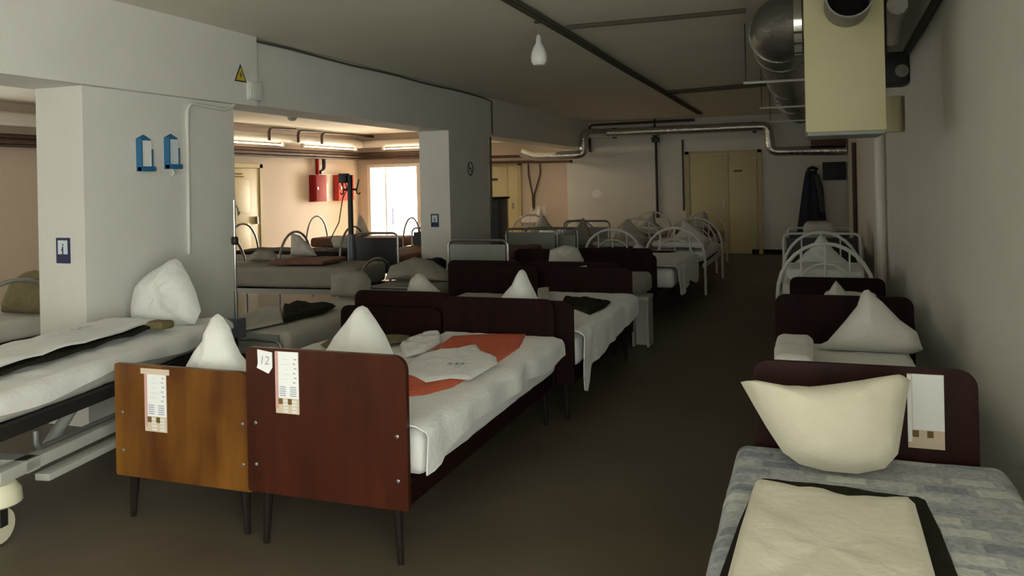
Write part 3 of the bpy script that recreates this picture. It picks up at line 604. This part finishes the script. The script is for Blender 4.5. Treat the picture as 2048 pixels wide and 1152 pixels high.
# bed B
wood_bed(-.19, .585, 3.36, 5.25, 'dark wooden bed second along the right wall', 'wood_dark', 'wood_dark', zn=.74, zf=.83, bolts=False)
mattress(-.15, .55, 3.42, 5.19, .335, .55, 'linen', 'white mattress second along the right wall', seed=10)
pillow_px([(1737, 579), (1748, 590), (1765, 604), (1800, 640), (1834, 664), (1846, 700), (1825, 714), (1780, 718), (1700, 718), (1650, 712), (1632, 692), (1655, 682), (1690, 642), (1714, 612), (1722, 588), (1728, 581)], 4.95, .25, .55, .12, 'linen', 'large white triangular pillow on the second right bed', 19)
mk('rolled_cloth', MB().soft(-.17, .02, 4.25, 4.85, .575, .66, .04, .05, .01, 9, 20), 'linen', label='rolled white cloth on the second right bed', cat='cloth')
# bed C
wood_bed(-.14, .60, 5.32, 7.2, 'dark wooden bed third along the right wall', 'wood_dark', 'wood_dark', zn=.70, zf=.71, bolts=False)
mattress(-.10, .56, 5.38, 7.14, .335, .55, 'linen', 'white mattress third along the right wall', seed=11)
pillow_px([(1672, 561), (1680, 570), (1692, 584), (1698, 605), (1640, 605), (1652, 592), (1664, 572)], 6.6, .1, .58, .07, 'linen', 'small peaked white pillow on the third right bed', 21)
mk('pillow', MB().soft(.12, .50, 6.2, 6.75, .57, .66, .042, .05, .012, 8, 22), 'linen', label='flat white pillow on the third right bed', cat='pillow', group='pillows')

# ================================================================== METAL BEDS
def arch_pts(w_, y, zt, zs=.5, n=14):
    return [V(-w_, y, 0), V(-w_, y, zs)] + [V(-w_ * math.cos(math.pi * i / n), y, zs + (zt - zs) * math.sin(math.pi * i / n)) for i in range(1, n)] + [V(w_, y, zs), V(w_, y, 0)]
def arch_bed(loc, rz, label, W=.80, L=1.95, zh=.95, zf=.93, m='enamel', group='arched metal beds', zr=.42, inner=True):
    b = thing('arched_bed', label, 'bed', loc, rz, group); w_ = W / 2
    for y, zt, nm in ((0.0, zf, 'foot_arch'), (L, zh, 'head_arch')):
        a = mk(nm, MB().tube(arch_pts(w_, y, zt), .017, 8), m, b)
        if inner:
            ia = [V(-w_ * .62 * math.cos(math.pi * i / 10), y, .5 + (zt - .5) * .62 * math.sin(math.pi * i / 10)) for i in range(11)]
            mk('inner_arch', MB().tube(ia, .010, 6), m, a); mk('cross_bar', MB().tube([V(-w_, y, .5), V(w_, y, .5)], .012, 6), m, a)
            for x in (-.25, 0, .25): mk('spindle', MB().tube([V(x * w_ * 2, y, .5), V(x * w_ * 2, y, .5 + (zt - .5) * math.sqrt(max(0, 1 - (2 * x) ** 2)))], .008, 6), m, a)
    for s in (-1, 1): mk('side_rail', MB().box(s * w_ * .95 - .015, s * w_ * .95 + .015, .018, L - .018, zr - .06, zr), m, b)
    mk('spring_base', MB().box(-w_ * .9, w_ * .9, .02, L - .02, zr - .03, zr - .01), 'dark_metal', b); return b
def panel_bed(loc, rz, label, W=.84, L=1.98, zh=.90, zf=.90, mp_='enamel_grey', group='panel metal beds', mt='steel', zr=.45, gap=.05, rail_y=None):
    b = thing('metal_bed', label, 'bed', loc, rz, group); w_ = W / 2
    for y, zt, nm in ((0.0, zf, 'end_frame'), (L, zh, 'end_frame')):
        a = mk(nm, MB().tube(fillet([V(-w_, y, .05), V(-w_, y, zt), V(w_, y, zt), V(w_, y, .05)], .09, 6), .016, 8), mt, b)
        mk('end_panel', MB().box(-w_ + .03, w_ - .03, y - .009, y + .009, .46, zt - gap, .004), mp_, a)
        for s in (-1, 1): mk('caster', MB().lathe([(.045, -.015), (.05, 0), (.045, .015)], 14, Matrix.Translation((s * w_, y, .05)) @ Matrix.Rotation(math.radians(90), 4, 'Y')), 'black', a)
    for s in (-1, 1): mk('side_rail', MB().box(s * w_ * .93 - .015, s * w_ * .93 + .015, .018, L - .018, zr - .07, zr), mt, b)
    mk('bed_base', MB().box(-w_ * .88, w_ * .88, .02, L - .02, zr - .03, zr - .01), 'dark_metal', b); return b
def on_bed(loc, rz, fn_mb, name, m, label, cat, group=None, sharp=60):   # build in bed space, place in world
    mb = fn_mb; M = Matrix.Translation(loc) @ Matrix.Rotation(rz, 4, 'Z'); mb.v = [M @ v for v in mb.v]
    return mk(name, mb, m, label=label, cat=cat, group=group, sharp=sharp)
def tri(w_, h_, s=0.0): return [(0 + s, h_), (w_ * .12 + s, h_ * .93), (w_ * .5, h_ * .45), (w_, .04), (w_ * .9, 0), (-w_ * .9, 0), (-w_, .04), (-w_ * .5, h_ * .48), (-w_ * .12 + s, h_ * .93)]
def bed_pillow(loc, rz, cy, z, w_, h_, label, m='linen_grey', seed=0, k=.2, cx=0, th=.09, shift=0.0):
    return on_bed(loc, rz, MB().puff(tri(w_, h_, shift), lambda u, v, t: V(cx + u, cy + k * v - t, z + v), th, .6, 8, 44, 2.3, .012, 7, seed), 'pillow', m, label, 'pillow', 'pillows')
# D: white arched bed on the right
D = (.15, 7.55, 0); arch_bed(D, 0, 'white arched metal bed along the right wall', W=.80, zf=.965, zh=.94)
on_bed(D, 0, MB().soft(-.36, .36, .06, 1.9, .43, .60, .05, .06, .01, 5, 31), 'mattress', 'linen', 'white mattress on the right arched bed', 'mattress', 'mattresses')
bed_pillow(D, 0, 1.45, .61, .27, .33, 'white peaked pillow on the right arched bed', 'linen', 32)
on_bed(D, 0, MB().soft(-.33, .33, .12, .75, .62, .73, .05, .06, .015, 7, 33), 'folded_sheet', 'linen', 'folded white bedding at the foot of the right arched bed', 'sheet')
# E behind it
Ee = (.17, 10.3, 0); panel_bed(Ee, 0, 'metal bed with dark end panel at the far right', W=.86, zf=.87, zh=.82, mp_='black', mt='enamel')
on_bed(Ee, 0, MB().soft(-.38, .38, .05, 1.9, .46, .62, .05, .08, .01, 5, 34), 'mattress', 'brown_cloth', 'dark mattress on the far right metal bed', 'mattress', 'mattresses')
on_bed(Ee, 0, MB().soft(-.20, .17, .35, .75, .63, .99, .08, .06, .015, 5, 35), 'pillow', 'linen_grey', 'boxy upright pillow on the far right metal bed', 'pillow', 'pillows')
# W beds at the back
for k, (loc, rz, lab, mc) in enumerate((((-1.68, 11.0, 0), -.02, 'white arched bed at the back beside the aisle', 'linen'),
                                        ((-2.54, 11.0, 0), .02, 'white arched bed at the back below the vertical pipe', 'linen_grey'),
                                        ((-3.65, 13.2, 0), .75, 'white arched bed turned askew near the back wall', 'linen_grey'),
                                        ((-1.80, 13.6, 0), .0, 'white arched bed in front of the double door', 'linen_grey'),
                                        ((-2.75, 13.8, 0), .05, 'white arched bed nearest the back wall', 'linen_grey'))):
    arch_bed(loc, rz, lab, zf=.90 - .02 * (k % 2), zh=.94)
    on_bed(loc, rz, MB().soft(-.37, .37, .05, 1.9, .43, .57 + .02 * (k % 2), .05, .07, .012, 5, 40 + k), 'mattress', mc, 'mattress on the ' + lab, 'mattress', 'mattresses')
    bed_pillow(loc, rz, 1.35, .60, .30, .36, 'peaked pillow on the ' + lab, mc, 50 + k, shift=.05 * (k - 2))
    on_bed(loc, rz, MB().soft(-.34, .36, .15, .85, .618, .70, .04, .06, .02, 7, 60 + k), 'blanket', ('linen', 'linen_grey', 'paper_blue', 'brown_cloth', 'linen')[k], 'rumpled bedding on the ' + lab, 'blanket')
# M1 metal bed with green-grey panel
M1 = (-3.66, 8.80, 0); m1r = 0
panel_bed(M1, m1r, 'metal bed with green-grey end panel before the far pillar', W=.76, zf=.885, zh=.90)
on_bed(M1, m1r, MB().soft(-.34, .34, .05, 1.92, .46, .60, .05, .07, .01, 5, 70), 'mattress', 'mattress_grey', 'grey mattress on the metal bed before the far pillar', 'mattress', 'mattresses')
M2 = (-3.42, 10.95, 0)
panel_bed(M2, 0, 'metal bed with open-topped panel left of the far arched beds', W=.78, zf=.90, zh=.9, gap=.10)
on_bed(M2, 0, MB().soft(-.38, .38, .05, 1.0, .46, .60, .05, .07, .01, 5, 71), 'mattress', 'mattress_grey', 'grey mattress behind the open-topped panel', 'mattress', 'mattresses')
bed_pillow(M2, 0, .5, .6, .24, .42, 'dark grey pillow peaked behind the open-topped panel', 'mattress_grey', 72, cx=.32)
on_bed((-3.7, 9.3, 0), 0, MB().soft(-.25, .3, 0, 1.2, .61, .70, .04, .07, .02, 6, 73), 'blanket', 'brown_cloth', 'brown rumpled blanket on the metal bed before the far pillar', 'blanket')
# bag on grey bed end by the far pillar
mk('dark_bag', MB().soft(-4.18, -3.92, 8.2, 8.5, .545, .70, .05, .05, .03, 8, 74), 'leg_dark', label='dark crumpled bag before the far pillar', cat='bag')

# ---- H1 big hospital bed, front left
a1 = math.atan2(.178, .984); H1 = (-3.70, 2.36, 0)
h = thing('hospital_bed', 'white steel hospital bed on casters at the front left', 'bed', H1, a1); W = .82; L = 2.12; w_ = W / 2
mk('deck_frame', MB().box(-w_, -w_ + .05, 0, L, .47, .53).box(w_ - .05, w_, 0, L, .47, .53).box(-w_, w_, 0, .05, .47, .53).box(-w_, w_, L - .05, L, .47, .53), 'dark_metal', h)
mk('deck', MB().box(-w_ + .05, w_ - .05, .05, L - .05, .50, .525), 'dark_metal', h)
mk('base_frame', MB().box(w_ - .10, w_ - .02, .1, L - .1, .27, .33, .012).box(-w_ + .02, -w_ + .10, .1, L - .1, .27, .33, .012).box(-w_ + .02, w_ - .02, .25, .33, .27, .33).box(-w_ + .02, w_ - .02, L - .3, L - .22, .27, .33), 'enamel_dull', h)
mk('lower_bar', MB().box(w_ - .07, w_ + .01, .35, L - .2, .20, .235, .008), 'enamel_dull', h)
for y in (.45, L - .5): mk('lift_arm', MB().tube([V(w_ - .10, y, .30), V(w_ - .10, y + .22, .48)], .03, 10), 'enamel_grey', h); mk('lift_arm', MB().tube([V(-w_ + .10, y, .30), V(-w_ + .10, y + .22, .48)], .03, 10), 'enamel_grey', h)
for s in (-1, 1):
    mk('side_rail', MB().tube(fillet([V(s * (w_ + .03), .25, .47), V(s * (w_ + .03), .25, .385), V(s * (w_ + .03), 1.8, .385), V(s * (w_ + .03), 1.8, .47)], .05), .013, 8), 'steel', h)
    for y in (.12, L - .12):
        cs = mk('caster', MB().lathe([(.03, -.026), (.075, -.022), (.085, 0), (.075, .022), (.03, .026)], 20, Matrix.Translation((s * (w_ - .06), y, .085)) @ Matrix.Rotation(math.radians(90), 4, 'Y')), 'enamel_cream', h)
        mk('caster_hood', MB().lathe([(.02, .28), (.07, .275), (.095, .245), (.10, .19), (.09, .182)], 20, Matrix.Translation((s * (w_ - .06), y, 0))), 'enamel_cream', cs)
        mk('caster_fork', MB().box(s * (w_ - .06) - .035, s * (w_ - .06) + .035, y - .02, y + .02, .085, .185), 'dark_metal', cs)
h1m = lambda: None
on_bed(H1, a1, MB().soft(-.39, .39, .04, 2.06, .53, .65, .05, .06, .008, 5, 80), 'mattress', 'linen_grey', 'mattress on the front left hospital bed', 'mattress', 'mattresses')
def dr(u): return .075 + .02 * math.sin(u * 11)
mbx = MB()
def hP(u, v):
    y = .05 + 2.0 * u; s = v * (.80 + dr(u)); x = -.40 + s; z = .665
    if s > .80: z = .665 - (s - .80); x = .402
    e = abs(s - .80)
    if e < .04: x -= (.04 - e) * .3; z -= (.04 - e) * .28
    n_ = noise.noise(V(x * 6, y * 6, 3)); z += abs(n_) * .018 if s < .80 else 0; x += (.4 + n_) * .02 if s > .80 else 0
    return V(x, y, z)
on_bed(H1, a1, mbx.sheet(hP, 44, 44, .008), 'bed_sheet', 'linen', 'white sheet draped over the front left hospital bed', 'sheet')
def qP(x0, x1, y0, y1, z, amp=.015, f=6, sd=0, sl=0.0):
    return lambda u, v: V(x0 + (x1 - x0) * v + sl * u, y0 + (y1 - y0) * u, z + abs(noise.noise(V(u * f + sd, v * f, sd))) * amp + .012 * math.sin(v * 3.14))
on_bed(H1, a1, MB().sheet(qP(-.30, .195, .0, 1.62, .695, .02, 5, 1), 30, 14, .014), 'blanket', 'olive', 'dark olive blanket between the sheets of the front left bed', 'blanket')
on_bed(H1, a1, MB().sheet(qP(-.20, .165, .0, 1.56, .728, .025, 5, 2), 30, 14, .014), 'towel', 'linen', 'long white towel with a faint stamp on the front left bed', 'towel')
on_bed(H1, a1, text_mb('542', .09, lambda u, v, t: V(0 - v, 1.12 + u, .775 + t)), 'stamp', 'ink_grey', 'faint stamped number on the long white towel', 'stamp')
pillow_px([(350, 517), (335, 527), (303, 546), (281, 574), (268, 612), (268, 640), (290, 655), (340, 658), (390, 648), (402, 622), (392, 584), (378, 552), (360, 522)], 4.14, .25, .66, .13, 'linen', 'big white pillow slumped against the near pillar', 81, amp=.026)
kc = Zp(318, 651, .72)
mk('khaki_pad', MB().soft(kc.x - .07, kc.x + .07, kc.y - .06, kc.y + .06, .70, .748, .018, .05, .004, 8, 82), 'khaki', label='khaki blanket corner under the slumped pillow', cat='blanket')
# IV pole at the head of the bed
iv = thing('infusion_pole', 'thin chrome infusion pole at the edge of the near pillar', 'stand', (-3.96, 4.86, 0))
mk('pole', MB().tube([V(0, 0, .05), V(0, 0, .8)], .014, 10), 'steel', iv); mk('upper_pole', MB().tube([V(0, 0, .8), V(0, 0, 1.47)], .010, 10), 'chrome', iv)
mk('clamp', MB().lathe([(.018, 0), (.026, .01), (.026, .05), (.018, .06)], 12, Matrix.Translation((0, 0, 1.14))), 'black', iv)
mk('hook', MB().tube([V(0, 0, 1.44), V(.03, 0, 1.41), V(.045, -.01, 1.36), V(.06, -.01, 1.385)], .006, 8), 'steel', iv)
mk('base', MB().box(-.05, .05, -.05, .05, .45, .60, .012), 'steel_blue', iv)
for a_ in range(4): mk('foot', MB().tube([V(0, 0, .05), V(.2 * math.cos(a_ * 1.571 + .78), .2 * math.sin(a_ * 1.571 + .78), .012)], .012, 8), 'steel', iv)

# ---- H2 bed by the pillar
H2 = (-4.02, 4.98, 0)
panel_bed(H2, 0, 'low metal bed with dark blanket beyond the near pillar', W=.74, L=1.92, zf=.42, zh=.50, zr=.28, mp_='enamel_grey')
on_bed(H2, 0, MB().soft(-.36, .38, .04, 1.86, .285, .47, .06, .06, .01, 5, 90), 'mattress', 'linen_grey', 'grey-white mattress beyond the near pillar', 'mattress', 'mattresses')
cloth_px('blanket', [(566, 616), (600, 607), (625, 612), (672, 613), (650, 625), (605, 636), (567, 645)], .49, 'olive', 'dark olive blanket on the low bed beyond the near pillar', 'blanket', .035, 91, .014)
tw2 = cloth_px('towel', [(485, 635), (520, 618), (562, 614), (567, 645), (520, 655), (484, 662)], .492, 'linen_grey', 'stamped grey towel on the low bed beyond the near pillar', 'towel', .02, 92, .006)
c2 = Zp(541, 634, .52)
on_bed((0, 0, 0), 0, text_mb('540', .085, lambda u, v, t: V(c2.x + .75 * u - .3 * v, c2.y + .55 * u + .8 * v, .527 + t)), 'stamp', 'ink_grey', 'faint stamped number on the grey towel', 'stamp')
pillow_px([(664, 548), (690, 540), (728, 542), (742, 560), (742, 600), (735, 622), (690, 625), (662, 612)], 6.72, .15, .48, .08, 'mattress_grey', 'square grey pillow upright at the head of the low bed', 93, amp=.014, pw=4)
# ---- second-row grey bed behind
H4 = (-3.82, 6.98, 0)
panel_bed(H4, 0, 'low metal bed with lumpy grey bedding before the far pillar', W=.80, L=1.7, zf=.55, zh=.5, zr=.34)
on_bed(H4, 0, MB().soft(-.38, .38, .04, 1.64, .345, .54, .05, .06, .012, 5, 94), 'mattress', 'mattress_grey', 'grey lumpy mattress before the far pillar', 'mattress', 'mattresses')
on_bed(H4, 0, MB().puff([(-.42, .0), (-.38, .14), (-.1, .24), (.12, .20), (.38, .06), (.36, 0)], lambda u, v, t: V(u, .62 + .3 * v - t, .55 + v), .16, .8, 8, 44, 2.2, .03, 6, 95), 'blanket', 'mattress_grey', 'grey heaped blanket before the far pillar', 'blanket')

# ================================================================== SIDE ROOM
# H3 grey bed lying across the opening
H3 = (-4.62, 8.06, 0); r3 = math.radians(95)
b3 = arch_bed(H3, r3, 'tall grey bed lying across the opening beside the near pillar', W=.82, L=1.95, zh=.98, zf=.72, zr=.42, m='steel', inner=False)
on_bed(H3, r3, MB().soft(-.40, .40, .04, 1.9, .43, .66, .05, .07, .008, 5, 100), 'mattress', 'mattress_grey', 'thick grey mattress lying across the opening', 'mattress', 'mattresses')
pillow_px([(497, 546), (500, 510), (515, 500), (548, 503), (562, 530), (563, 546)], 8.05, .1, .67, .07, 'mattress_grey', 'dull pillow at the arched end of the grey bed', 101)
on_bed(H3, r3, MB().soft(-.30, .30, .5, 1.2, .67, .72, .025, .06, .02, 7, 102), 'blanket', 'brown_cloth', 'brownish crumpled cloth on the thick grey mattress', 'blanket')
# beds parallel, further in
for k, (x, y, rr, lab, pl) in enumerate(((-6.6, 9.35, 93, 'arched bed with upright pillow under the red cabinets', [(583, 466), (600, 471), (626, 498), (634, 516), (582, 518)]),
                                     (-6.45, 10.6, 93, 'arched bed beyond the equipment stand', [(661, 475), (692, 474), (698, 512), (668, 512)]),
                                     (-6.9, 13.4, 95, 'arched bed before the bright doorway', None))):
    loc = (x, y, 0); rr = math.radians(rr)
    arch_bed(loc, rr, lab, W=.82, zh=1.0, zf=.95, m='steel', inner=False)
    on_bed(loc, rr, MB().soft(-.38, .38, .05, 1.9, .43, .60, .05, .08, .01, 5, 110 + k), 'mattress', ('mattress_grey', 'leg_dark', 'brown_cloth')[k], 'mattress on the ' + lab, 'mattress', 'mattresses')
    if pl: pillow_px(pl, y + .12, .1, .6, .07, 'linen_grey', 'upright pillow on the ' + lab, 120 + k)
    else: bed_pillow(loc, rr, 1.0, .60, .27, .42, 'pillow on the ' + lab, 'linen_grey', 120 + k, k=.12)
# bed with black panel
BK = (-5.15, 8.95, 0)
panel_bed((-5.22, 9.13, 0), math.radians(4), 'metal bed with a black end panel by the equipment stand', W=.62, L=1.9, zf=.945, zh=.9, mp_='black', mt='steel', gap=.06)
on_bed((-5.22, 9.13, 0), math.radians(4), MB().soft(-.28, .28, .05, 1.85, .46, .64, .05, .07, .012, 5, 130), 'mattress', 'brown_cloth', 'brown mattress behind the black end panel', 'mattress', 'mattresses')
# bed seen left of the near pillar
LB = (-5.6, 4.4, 0); rl_ = math.radians(88)
arch_bed(LB, rl_, 'bed in the side room left of the near pillar', W=.84, zh=.95, zf=.9, m='steel', inner=False)
on_bed(LB, rl_, MB().soft(-.39, .39, .05, 1.9, .43, .60, .05, .07, .012, 5, 140), 'mattress', 'linen_grey', 'mattress left of the near pillar', 'mattress', 'mattresses')
pillow_px([(4, 640), (10, 600), (28, 562), (50, 545), (70, 540), (92, 545), (100, 640)], 4.62, .1, .6, .09, 'khaki', 'olive-grey pillow left of the near pillar', 141)
on_bed(LB, rl_, MB().soft(-.36, -.02, .72, 1.05, .61, .72, .05, .06, .02, 7, 142), 'blanket', 'leg_dark', 'dark bundle on the bed left of the near pillar', 'blanket')
# equipment stand
es = thing('equipment_stand', 'tall steel equipment stand with hooks in the side room', 'stand', (-5.42, 8.86, 0))
mk('pole', MB().tube([V(0, 0, .6), V(0, 0, 1.70)], .034, 14), 'dark_metal', es); mk('lower_column', MB().tube([V(0, 0, .06), V(0, 0, .95)], .052, 14), 'steel_blue', es)
mk('hook_bar', MB().tube([V(-.09, 0, 1.515), V(.10, 0, 1.515)], .014, 8), 'dark_metal', es)
for s in (-1, 1): mk('hook', MB().tube([V(s * .13, 0, 1.64), V(s * .11, 0, 1.56), V(s * .09, 0, 1.515), V(s * .10, 0, 1.465), V(s * .125, 0, 1.455), V(s * .145, 0, 1.475)], .009, 8), 'dark_metal', es)
mk('control_box', MB().box(-.14, -.03, -.05, .05, 1.60, 1.72, .008), 'black', es)
mk('cable', MB().tube([V(-.07, 0, 1.60), V(-.04, .0, 1.52), V(-.10, -.02, 1.40), V(-.16, -.02, 1.1), V(-.30, -.04, .85), V(-.34, -.04, .74)], .008, 6), 'dark_metal', es)
mk('base_plate', MB().lathe([(.22, 0), (.22, .03), (.06, .06)], 20), 'steel_blue', es)
# fire cabinets
for k, (y0, y1, mm, lab) in enumerate(((15.72, 16.20, 'red', 'left red fire cabinet below the bent pipes'), (16.72, 17.42, 'red_bright', 'right red fire cabinet beside the equipment stand'))):
    f = thing('fire_cabinet', lab, 'cabinet', (XL, y0, 1.22), group='fire cabinets')
    mk('cabinet_body', MB().box(0, .16, 0, y1 - y0, 0, .62, .01), mm, f); mk('cabinet_door', MB().box(.16, .175, .03 if k == 0 else .18, y1 - y0 - .03, .03, .59, .004), 'red' if k == 0 else 'red_bright', f); mk('lock', MB().box(.175, .19, .06, .10, .28, .34), 'steel', f)
nb = thing('notice_board', 'white paper notices between the two red fire cabinets', 'notice', (XL, 16.24, 1.22))
mk('notice_sheet', MB().box(0, .012, 0, .42, .0, .64), 'paper', nb); mk('notice_sheet', MB().box(.012, .02, .05, .24, .08, .42), 'bulb_glass', nb); mk('notice_sheet', MB().box(.012, .02, .24, .40, .18, .60), 'bulb_glass', nb)
wallpipe('bent_pipe', [V(XL + .08, 15.95, 2.26), V(XL + .08, 15.95, 1.85)], .045, 'red', 'dark red pipe dropping to the left fire cabinet')
wallpipe('bent_pipe', [V(XL + .08, 16.22, 2.26), V(XL + .08, 16.24, 1.96), V(XL + .08, 16.05, 1.90)], .045, 'black', 'black hooked pipe above the notices', 'pipe', .12)
# duct with fluorescent tubes along left and end walls
wallpipe('white_duct', [V(XL + .30, 4.0, 2.60), V(XL + .30, 17.5, 2.60)], .10, 'white_pipe', 'white duct along the left wall of the side room', n=14)
wallpipe('white_duct', [V(XL + .25, 17.60, 2.60), V(-5.2, 17.60, 2.60)], .09, 'white_pipe', 'white duct above the bright doorway', n=14)
for k, (p0, p1, lab) in enumerate(((V(XL + .42, 12.2, 2.455), V(XL + .42, 14.2, 2.455), 'lit fluorescent tube nearest the near pillar'),
                                  (V(XL + .42, 14.9, 2.455), V(XL + .42, 17.1, 2.455), 'lit fluorescent tube above the red cabinets'),
                                  (V(-9.75, 17.50, 2.465), V(-8.7, 17.50, 2.465), 'lit fluorescent tube above the bright doorway'),
                                  (V(-6.35, 14.5, 2.22), V(-6.35, 15.7, 2.22), 'added fill tube hung unseen behind the far pillar'))):  # last entry: extra lamp added to brighten the far end
    d = (p1 - p0).normalized(); t_ = thing('fluorescent_tube', lab, 'lamp', p0, 0, group='fluorescent tubes')
    mk('tube', MB().tube([V(0, 0, 0), p1 - p0], .013 if k < 3 else .019, 10), 'tube_glow' if k < 3 else 'fill_tube_glow', t_)
    for q in (V(0, 0, 0), p1 - p0): mk('end_socket', MB().box(q.x - .03, q.x + .03, q.y - .03, q.y + .03, -.03, .06), 'white_pipe', t_)
    if k == 3:
        for q in (V(0, 0, 0), p1 - p0): mk('hanger_rod', MB().tube([q + V(0, 0, .06), q + V(0, 0, ZC - 2.22)], .006, 6), 'steel', t_)
for k, z in enumerate((2.36, 2.30, 2.24)):
    wallpipe('service_pipe', [V(XL + .12 + .05 * (k == 1), 4.0, z), V(XL + .12 + .05 * (k == 1), 17.75, z), V(-8.0, 17.78, z), V(-7.2, 17.78, z)], (.045, .03, .028)[k], 'rust_pipe', ('upper', 'middle', 'lower')[k] + ' dark service pipe around the side-room corner', 'pipe', .12)
for k, (y, h_) in enumerate(((13.7, .26), (14.7, .26), (15.6, .2))):
    wallpipe('pipe_loop', [V(XL + .45, y, 2.53), V(XL + .45, y, 2.78), V(XL + .45, y + .9, 2.80), V(XL + .45, y + 1.9 * (k == 2) + .9, 2.81)], .03, 'rust_pipe', ('first', 'second', 'third')[k] + ' bent pipe rising over the white duct', 'pipe', .12)
lg = thing('globe_lamp', 'small unlit globe lamp on the side-room ceiling', 'lamp', (-8.2, 11.6, 2.69))
mk('globe', MB().lathe([(.01, 0), (.05, .01), (.08, .05), (.085, .09), (.06, .13)], 18), 'linen_grey', lg); mk('ceiling_base', MB().lathe([(.06, .13), (.07, .14), (.07, .16)], 18), 'cable_grey', lg)
mk('purple_board', MB().box(DX0 + .346, DX0 + .37, YE + .5, YE + .95, .55, .98), 'violet', label='violet notice board in the bright corridor', cat='board')
# sink
sk = thing('wash_basin', 'small wall basin with exposed pipes in the side room', 'sink', (-5.98, YE, 0))
mk('basin', MB().prism([(-.27, .78), (-.20, .64), (.20, .64), (.27, .78)], lambda u, v, t: V(u, t, v), -.36, 0), 'porcelain', sk)
mk('splash_plate', MB().box(-.10, .30, -.02, 0, .82, 1.0), 'porcelain', sk); mk('faucet', MB().tube([V(0, -.02, .93), V(0, -.12, .96), V(0, -.16, .90)], .016, 8), 'steel', sk)
mk('soap_bottle', MB().lathe([(.04, .79), (.04, .92), (.015, .96), (.015, 1.0)], 12, Matrix.Translation((.14, -.12, 0))), 'paper', sk)
for x0_, x1_ in ((-.12, -.03), (.17, .0)): mk('supply_pipe', MB().tube([V(x0_, -.05, 2.0), V(x0_, -.05, 1.75), V(x1_, -.04, 1.25), V(x1_, -.04, .95)], .018, 8), 'rust_pipe', sk)
mk('drain', MB().tube([V(0, -.15, .64), V(0, -.15, .3), V(0, -.02, .25)], .03, 8), 'porcelain', sk)
# dark tall cabinet beside the door
dcb = thing('dark_locker', 'tall dark locker behind the far pillar', 'locker', (-5.62, 14.0, 0))
mk('locker_body', MB().box(-.25, .25, 0, .45, 0, 1.26, .006), 'dark_metal', dcb); mk('locker_top', MB().box(-.28, .28, -.03, .48, 1.26, 1.30, .004), 'leg_dark', dcb); mk('locker_door', MB().box(-.23, .23, -.015, 0, .05, 1.22, .004), 'coat_grey', dcb)

# ================================================================== BACK RIGHT CORNER
ct = thing('navy_coat', 'dark navy coat hanging beside the black screen', 'coat', (.18, YB, .40))
def coat(u, v):
    ang = u * 2 * math.pi; wd = .10 + .19 * (1 - v) ** .8 + .02 * math.sin(ang * 5) * (1 - v); dp_ = .05 + .05 * (1 - v)
    return V(.06 * v * -1 + wd * math.cos(ang) - .06 * (1 - v), -.11 + dp_ * math.sin(ang) + .012 * math.sin(ang * 7), v * 1.28)
cm = MB(); nu, nv = 40, 14
cm.add([coat(i / nu, j / nv) for j in range(nv + 1) for i in range(nu)], [[j * nu + i, j * nu + (i + 1) % nu, (j + 1) * nu + (i + 1) % nu, (j + 1) * nu + i] for j in range(nv) for i in range(nu)] + [list(range(nu))[::-1], list(range(nv * nu, nv * nu + nu))])
mk('coat_body', cm, 'coat_navy', ct, sharp=80); mk('sleeve', MB().tube([V(.03, -.15, 1.2), V(.10, -.19, .9), V(.13, -.18, .45)], [.05, .06, .05], 10), 'coat_grey', ct)
mk('collar', MB().tube([V(-.12, -.1, 1.30), V(-.04, -.16, 1.34), V(.05, -.1, 1.30)], .035, 10), 'coat_navy', ct); mk('hook', MB().tube([V(-.04, -.03, 1.38), V(-.04, -.08, 1.36)], .01, 6), 'steel', ct)
tv = thing('black_screen', 'black wall screen in the far right corner', 'screen', (.55, YB, 1.48))
mk('screen_body', MB().box(-.215, .215, -.09, -.02, 0, .36, .008), 'black', tv); mk('mount', MB().box(-.05, .05, -.02, 0, .12, .24), 'dark_metal', tv)
mk('brown_board', MB().box(.12, .76, YB - .30, YB - .14, 2.16, 2.40, .006), 'brown_wood', label='brown board above the foil pipe in the far right corner', cat='board')
